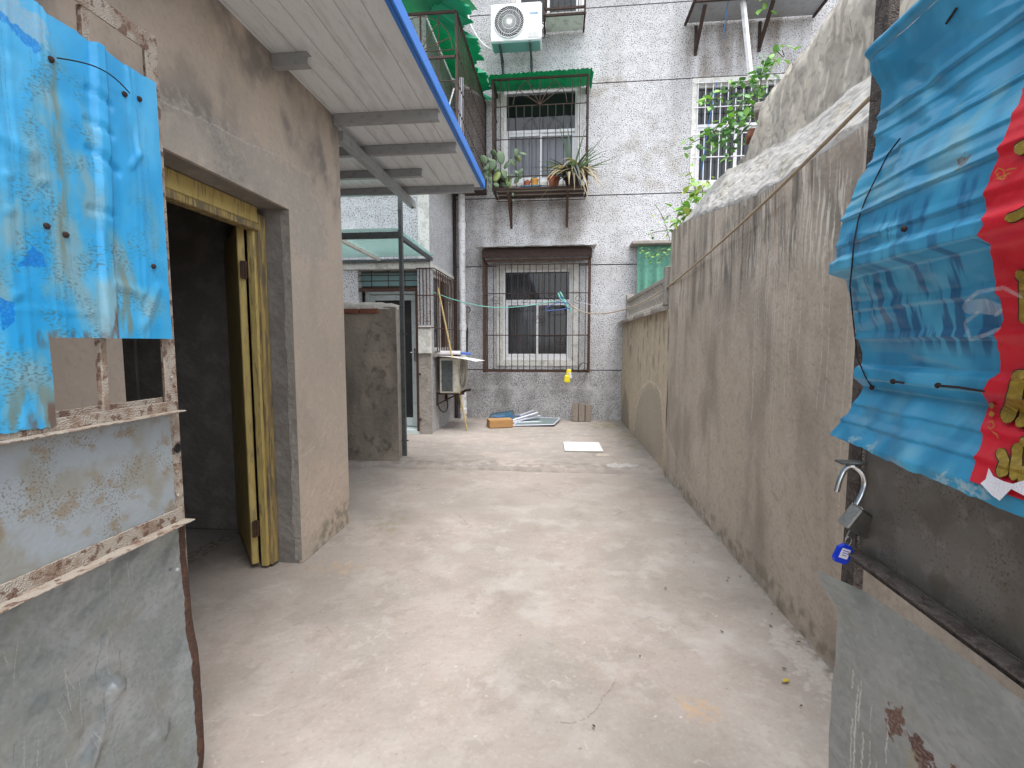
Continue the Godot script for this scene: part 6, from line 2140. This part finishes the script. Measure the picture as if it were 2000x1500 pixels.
# ---------------------------------------------------------------- things on the floor
func build_floor_things() -> void:
	var y := 0.066
	# cardboard box
	var t := thing("cardboard_box", "small closed brown cardboard box on the patio", "box", V(-0.95, y, 7.62))
	var st := S()
	var B := Basis(Vector3.UP, 0.35)
	var c := V(-0.96, y + 0.062, 7.58)
	obox(st, c, B, Vector3(0.19, 0.06, 0.12), 0.003)
	obj("carton", st, M.cardboard, t)
	st = S()
	obox(st, c + Vector3(0, 0.0612, 0), B, Vector3(0.191, 0.0008, 0.022))
	obj("tape", st, M.tape, t)
	# heap of dismantled window frames
	var strips := [[[950, 828], [1085, 824], 0.02], [[985, 830], [1050, 806], 0.06], [[1000, 836], [1055, 812], 0.09], [[1012, 834], [1030, 815], 0.05], [[960, 822], [1045, 818], 0.07], [[1015, 812], [1042, 802], 0.12], [[965, 814], [1030, 812], 0.1]]
	var looks := [M.alu, M.alu, M.alu, M.alu, M.alu_blue, M.alu, M.alu_blue]
	for k in strips.size():
		var s = strips[k]
		st = S()
		var a := px(s[0][0], s[0][1], 7.75 + 0.04 * k)
		var b := px(s[1][0], s[1][1], 8.0 + 0.05 * k)
		a.y = maxf(a.y, y + 0.02 + 0.006 * k)
		b.y = maxf(b.y, y + 0.02 + 0.006 * k)
		bar(st, a, b, 0.045, 0.028, Vector3.UP, 0.004)
		solo("metal_strip", st, looks[k], "silvery strip of dismantled window frame in the heap by the wall" if looks[k] == M.alu else "bluish strip of dismantled window frame in the heap by the wall", "strip", "dismantled window strips")
	t = thing("insect_screen", "grey mesh insect screen lying flat under the metal strips", "screen", V(-0.3, y, 7.9))
	var q := [V(-0.75, y + 0.012, 7.62), V(-0.1, y + 0.03, 7.68), V(0.0, y + 0.05, 8.2), V(-0.62, y + 0.06, 8.24)]
	st = S()
	quad(st, q[0], q[1], q[2], q[3], Vector3.UP)
	obj("mesh", st, M.screen, t)
	for k in 4:
		st = S()
		bar(st, q[k], q[(k + 1) % 4], 0.03, 0.014, Vector3.UP, 0.002)
		obj("frame_bar", st, M.alu, t)
	t = thing("framed_sheet", "dark blue framed sheet lying on the heap beside the box", "framed sheet", V(-1.0, y, 8.0))
	q = [V(-1.18, y + 0.03, 7.85), V(-0.76, y + 0.06, 7.85), V(-0.82, y + 0.16, 8.3), V(-1.2, y + 0.10, 8.25)]
	st = S()
	quad(st, q[0], q[1], q[2], q[3], Vector3.UP)
	obj("glass", st, M.blue_glass, t)
	for k in 4:
		st = S()
		bar(st, q[k], q[(k + 1) % 4], 0.025, 0.016, Vector3.UP, 0.002)
		obj("frame_bar", st, M.dark_steel, t)
	# three weathered boards on end
	for k in 3:
		st = S()
		obox(st, V(0.262 + k * 0.106, y + 0.155 - 0.008 * k, 8.27 - 0.02 * (k % 2)), Basis(Vector3(1, 0, 0), -0.08) * Basis(Vector3.UP, 0.08 * (k - 1)), Vector3(0.05, 0.16 - 0.006 * k, 0.055), 0.006)
		solo("wood_block", st, M.board_wood, ["weathered wooden block on end, the one facing the metal heap", "weathered wooden block on end, squeezed between two others", "weathered wooden block on end, the one facing the garden wall"][k], "block", "wooden blocks by the wall")
	# white board on the floor
	st = S()
	obox(st, V(0.29, y + 0.009, 6.15), Basis(Vector3.UP, 0.03), Vector3(0.235, 0.008, 0.25), 0.002)
	solo("white_panel", st, M.white_board, "clean white board lying flat on the patio", "board")
	# bamboo stick
	st = S()
	var a := V(-1.41, y + 0.01, 7.16)
	var b := V(-1.79, 2.20, 6.98)
	var pts := []
	var rad := []
	for k in 25:
		pts.append(a.lerp(b, k / 24.0))
		rad.append(0.013 if k % 4 else 0.015)
	tube(st, pts, rad, 8)
	solo("bamboo_stick", st, M.bamboo, "long thin bamboo stick leaning on the wing's window bars", "stick")
	# leaves and crumbs
	var litter := []
	for k in 22: litter.append([0, 0, 2])
	for d in litter + [[1250, 1283, 0], [1325, 1045, 0], [1340, 1062, 0], [1360, 1080, 0], [1355, 1100, 0], [1535, 1332, 1], [1560, 1255, 0], [1160, 1420, 0], [1565, 1380, 0], [1410, 1235, 0], [1300, 1150, 0]]:
		var dir := px(d[0], d[1], 1.0) - Vector3(0, HH, 0)
		var p := Vector3(0, HH, 0) + dir * (-(HH - 0.006) / dir.y)
		if d[2] == 2:
			var zz := rng.randf_range(1.9, 5.0)
			p = V(1.16 - 0.0245 * zz - pow(rng.randf(), 2.0) * 0.16, 0.006, zz)
		st = S()
		var L := 0.022 if d[2] == 1 else (rng.randf_range(0.006, 0.013) if d[2] == 0 else rng.randf_range(0.004, 0.011))
		var yaw := rng.randf() * TAU
		var bb := Basis(Vector3.UP, yaw)
		grid(st, 6, 4, func(u: float, v: float):
			var w := sin(u * PI) * L * 0.45
			return p + bb * Vector3((u - 0.5) * 2.0 * L, 0.004 + 0.3 * absf(v - 0.5) * L + 0.1 * L * sin(u * 5.0), (v - 0.5) * 2.0 * w), func(u: float, v: float): return Vector2(u, v))
		solo("fallen_leaf", st, M.yellow_leaf if d[2] == 1 else M.dead_leaf, "small yellow leaf lying on the yard near the tall wall" if d[2] == 1 else "tiny curled brown leaf fallen on the yard floor", "leaf", "" if d[2] == 1 else "fallen leaves on the yard")

func build_lines() -> void:
	# thick rope from the gate side, along the tall wall, sagging to the window cage
	var pts := []
	for q in [[1720, 172, 1.85], [1690, 200, 1.93], [1600, 290, 2.25], [1500, 388, 2.75], [1400, 480, 3.6], [1330, 540, 4.6], [1290, 570, 5.5], [1250, 593, 6.3], [1210, 607, 6.9], [1180, 612, 7.2], [1150, 612, 7.5], [1128, 605, 7.7], [1112, 592, 7.85]]:
		pts.append(px(q[0], q[1], q[2]))
	var st := S()
	tube(st, smooth(pts), 0.0085, 8)
	solo("thick_rope", st, M.rope, "thick beige rope stretched along the tall wall to the window cage", "rope")
	st = S()
	pts = []
	for q in [[834, 566, 7.0], [850, 572, 7.05], [880, 583, 7.4], [920, 594, 7.8], [960, 600, 7.95], [1000, 600, 7.97], [1040, 596, 7.97], [1080, 589, 7.95], [1106, 592, 7.9]]:
		pts.append(px(q[0], q[1], q[2]))
	tube(st, smooth(pts), 0.0075, 7)
	solo("washing_line", st, M.aqua_string, "pale aqua washing line from the wing's bars to the window cage", "washing line")
	st = S()
	for w in [[[1090, 572], [1094, 582], [1102, 590], [1110, 602]], [[1094, 570], [1100, 582], [1108, 596]], [[1108, 600], [1114, 604], [1112, 610]]]:
		pts = []
		for q in w: pts.append(px(q[0], q[1], 7.88))
		tube(st, smooth(pts), 0.014, 7)
	solo("cord_knot", st, M.aqua_string, "knot of turquoise cord where the rope meets the cage", "cord")
	var t := thing("clothes_hanger", "blue wire clothes hanger hooked on the washing line", "hanger", px(1090, 600, 7.9))
	st = S()
	pts = []
	for q in [[1092, 590], [1076, 596], [1066, 602], [1068, 607], [1090, 605], [1112, 602], [1116, 596], [1106, 591], [1092, 590]]: pts.append(px(q[0], q[1], 7.86))
	tube(st, pts, 0.006, 6)
	obj("wire_frame", st, M.hanger, t)
	st = S()
	pts = []
	for q in [[1092, 590], [1093, 583], [1098, 579], [1102, 583]]: pts.append(px(q[0], q[1], 7.86))
	tube(st, smooth(pts), 0.005, 6)
	obj("hook", st, M.hanger, t)
	st = S()
	pts = []
	for q in [[1128, 590], [1180, 598], [1240, 598]]: pts.append(px(q[0], q[1], 8.0))
	tube(st, smooth(pts), 0.003, 5)
	solo("thin_line", st, M.alu, "thin pale line stretched from the cage to the balusters", "line")

# ---------------------------------------------------------------- plants
func pot(t: Node, x: float, z: float, y: float, r: float, h: float, m: Material) -> void:
	var st := S()
	lathe(st, V(x, y, z), [[0.0, 0.0], [r * 0.72, 0.0], [r * 0.94, h * 0.8], [r * 1.04, h * 0.8], [r * 1.06, h], [r * 0.95, h], [r * 0.93, h * 0.88]], 18)
	obj("pot", st, m, t)
	st = S()
	lathe(st, V(x, y + h * 0.88, z), [[r * 0.93, 0.0], [0.0, 0.005]], 18)
	obj("soil", st, M.soil, t)

func blade(p0: Vector3, dir: Vector3, L: float, w: float, droop: float, fold: float) -> Mesh:
	var st := S()
	var side := dir.cross(Vector3.UP).normalized()
	grid(st, 2, 8, func(u: float, v: float):
		var p := p0 + dir * L * v + Vector3.DOWN * droop * L * v * v
		var ww := w * (1.0 - pow(v, 1.6)) + 0.001
		return p + side * (u - 0.5) * ww + Vector3.UP * (absf(u - 0.5) * ww * fold), func(u: float, v: float): return Vector2(u, v))
	return st.commit()

func build_plants() -> void:
	var y := 3.896
	# prickly pear on the shelf
	var t := thing("prickly_pear", "sprawling prickly pear cactus spilling over the caged plant shelf", "cactus", V(-0.95, y, 8.05), "plants in the upper cage")
	pot(t, -0.95, 8.1, y, 0.12, 0.17, M.dark_pot)
	var pads := [[945, 312, 0.09, 0.5], [962, 322, 0.1, -0.3], [978, 308, 0.12, 0.1], [965, 300, 0.08, 0.9], [990, 322, 0.09, -0.6], [1002, 318, 0.08, 0.4], [1012, 310, 0.07, 0.8], [1008, 298, 0.07, -0.2], [1022, 300, 0.07, 1.2], [985, 340, 0.09, 0.3], [970, 345, 0.1, -0.5], [955, 335, 0.1, 0.2], [993, 355, 0.08, 0.1], [995, 366, 0.06, -0.1], [957, 352, 0.06, 0.0], [1015, 340, 0.06, 0.5], [957, 365, 0.05, 0.1], [1002, 380, 0.035, 0.1], [1003, 392, 0.03, 0.0]]
	for k in 26: pads.append([rng.randf_range(948, 1018), rng.randf_range(308, 362), rng.randf_range(0.04, 0.075), rng.randf_range(-1.2, 1.2)])
	for k in pads.size():
		var a = pads[k]
		var st := S()
		var c := px(a[0], a[1], 7.78 + 0.03 * (k % 7))
		var B := Basis(Vector3(0, 0, 1), a[3]) * Basis(Vector3(0, 1, 0), rng.randf_range(-0.9, 0.9))
		grid(st, 14, 8, func(u: float, v: float):
			var th := PI * v
			var ph := TAU * u
			var sy := cos(th)
			return c + B * Vector3(sin(th) * cos(ph) * a[2] * 0.6 * (1.0 + 0.2 * sy), sy * a[2] * 0.85, sin(th) * sin(ph) * a[2] * 0.16), func(u: float, v: float): return Vector2(u, v))
		obj("pad", st, M.cactus_pale if k in [6, 10, 12, 13] else M.cactus, t)
	# small pots
	for d in [[-0.56, 0.055, 0.1, M.terracotta, "tiny terracotta pot with a seedling next to the cactus"], [-0.44, 0.065, 0.13, M.orange_pot, "small orange pot with round green succulent on the shelf"], [-0.13, 0.095, 0.15, M.terracotta, "terracotta pot with pale rim and rosette plant on the shelf"]]:
		t = thing("potted_succulent", d[4], "potted plant", V(d[0], y, 8.0), "plants in the upper cage")
		pot(t, d[0], 8.0, y, d[1], d[2], d[3])
		for k in 16:
			var st := S()
			var a := rng.randf() * TAU
			var dir := Vector3(cos(a) * 0.6, 0.8, sin(a) * 0.6).normalized()
			put("leaf", blade(V(d[0], y + d[2] * 0.9, 8.0), dir, d[1] * 1.1, d[1] * 0.5, 0.3, 0.4), M.cactus if k % 3 else M.cactus_pale, t)
	var st := S()
	box(st, V(-0.66, y - 0.001, 7.925), V(-0.33, y + 0.022, 7.935), 0.002)
	box(st, V(-0.66, y + 0.0005, 7.936), V(-0.33, y + 0.006, 8.08), 0.002)
	solo("plant_tray", st, M.blue_tray, "shallow blue tray under the small orange pot", "tray")
	# big aloe, half dried
	t = thing("aloe_plant", "large spiky aloe with dried drooping leaves at the cage's end", "aloe", V(0.18, y, 8.0), "plants in the upper cage")
	pot(t, 0.18, 8.05, y, 0.15, 0.16, M.dark_pot)
	for k in 34:
		var a := rng.randf() * TAU
		var e := rng.randf_range(0.1, 0.9)
		var dir := Vector3(cos(a), e, sin(a) * 0.7).normalized()
		if k < 5: dir = Vector3([-0.35, -0.15, 0.35, 0.8, 1.1][k], [1.2, 1.3, 1.2, 0.9, 0.35][k], 0.25).normalized()
		put("leaf", blade(V(0.16, y + 0.16, 7.97), dir, rng.randf_range(0.42, 0.76) if k > 4 else 0.8, 0.06, 0.25 if k > 4 else 0.02, 0.5), M.aloe if k % 3 or k < 5 else M.aloe_dark, t)
	for k in 52:
		var a := rng.randf() * TAU
		var dir := Vector3(cos(a), rng.randf_range(-0.1, 0.5), absf(sin(a)) * 0.7).normalized()
		put("dry_leaf", blade(V(0.14 + rng.randf_range(-0.1, 0.14), y + 0.15 + rng.randf_range(0, 0.16), 7.92), dir, rng.randf_range(0.3, 0.6), 0.05, rng.randf_range(0.5, 1.1), -0.5), [M.aloe_dry, M.aloe_dry, M.aloe_dark][k % 3], t)
	# climbers on the broken wall
	var leaf_mesh := []
	for k in 3:
		var s2 := S()
		grid(s2, 4, 6, func(u: float, v: float):
			var w := sin(pow(v, 0.75) * PI) * 0.36
			return Vector3((u - 0.5) * 2.0 * w, 0.18 * absf(u - 0.5) * (1.0 if k else -0.6) - 0.22 * v * v, v), func(u: float, v: float): return Vector2(u, v))
		leaf_mesh.append(s2.commit())
	vine("leafy climbing vine hanging over the broken wall in front of the barred window", [[[1485, 165], [1450, 200], [1415, 250], [1370, 270], [1350, 280]], [[1490, 170], [1465, 240], [1440, 270], [1425, 310]], [[1480, 160], [1440, 170], [1400, 190], [1375, 200]], [[1485, 170], [1490, 140], [1496, 118]], [[1475, 200], [1430, 230], [1400, 250], [1385, 285]], [[1478, 185], [1445, 225], [1420, 255], [1405, 280]]], 4.2, 250, [M.vine_a, M.vine_b, M.vine_b, M.vine_c], leaf_mesh, 0.06)
	vine("bright green sprig growing from the wall top below the vine", [[[1370, 410], [1360, 380], [1352, 350], [1346, 335]], [[1375, 400], [1372, 370], [1385, 350]], [[1365, 410], [1340, 415], [1320, 425]], [[1360, 420], [1330, 430], [1315, 440]], [[1350, 420], [1335, 400], [1330, 390]]], 4.95, 110, [M.vine_a, M.vine_a, M.vine_d], leaf_mesh, 0.07)
	vine("thin reddish-green twig rising beside the tall wall's far end", [[[1308, 470], [1300, 440], [1290, 415], [1278, 398]], [[1302, 450], [1286, 452], [1274, 455]], [[1296, 430], [1308, 420]]], 5.2, 22, [M.vine_d, M.vine_b], leaf_mesh, 0.035)
	vine("leafy twig hanging in front of the green net", [[[1305, 490], [1285, 488], [1262, 490], [1250, 488]], [[1300, 488], [1280, 496], [1265, 504]], [[1303, 492], [1290, 505], [1285, 510]]], 5.3, 34, [M.vine_a, M.vine_b], leaf_mesh, 0.045)
	vine("small bright tuft of leaves on the upper wall's broken crest", [[[1530, 112], [1522, 104], [1516, 98]], [[1532, 110], [1528, 98]]], 3.65, 9, [M.vine_a], leaf_mesh, 0.05)
	vine("small bright tuft of leaves hanging from the dark upper cage", [[[1500, -5], [1492, 2], [1485, 4]], [[1506, -6], [1500, 4]]], 7.85, 9, [M.vine_a], leaf_mesh, 0.12)

func vine(label: String, lines: Array, z: float, count: int, mats: Array, meshes: Array, size: float) -> void:
	var at := px(lines[0][0][0], lines[0][0][1], z)
	var t := thing("climbing_plant", label, "plant", at)
	var curves := []
	for l in lines:
		var pts := []
		for q in l: pts.append(px(q[0], q[1], z + rng.randf_range(-0.12, 0.12)))
		pts = smooth(pts)
		curves.append(pts)
		var st := S()
		tube(st, pts, 0.0035, 5)
		obj("stem", st, M.vine_stem, t)
	for k in count:
		var c: Array = curves[k % curves.size()]
		var p: Vector3 = c[rng.randi_range(1, c.size() - 1)]
		p += Vector3(rng.randf_range(-1, 1), rng.randf_range(-1, 0.8), rng.randf_range(-1, 1)) * size * 1.1
		var out := Vector3(rng.randf_range(-1.2, 0.8), rng.randf_range(-0.9, 0.4), rng.randf_range(-0.4, 1.0)).normalized()
		var up := Vector3(rng.randf_range(-0.6, 0.6), 1, rng.randf_range(-0.2, 0.8)).normalized()
		var x := up.cross(out).normalized()
		var s := size * rng.randf_range(0.6, 1.35)
		put("leaf", meshes[k % 3], mats[rng.randi() % mats.size()], t, Transform3D(Basis(x * s, out.cross(x) * s, out * s), p))
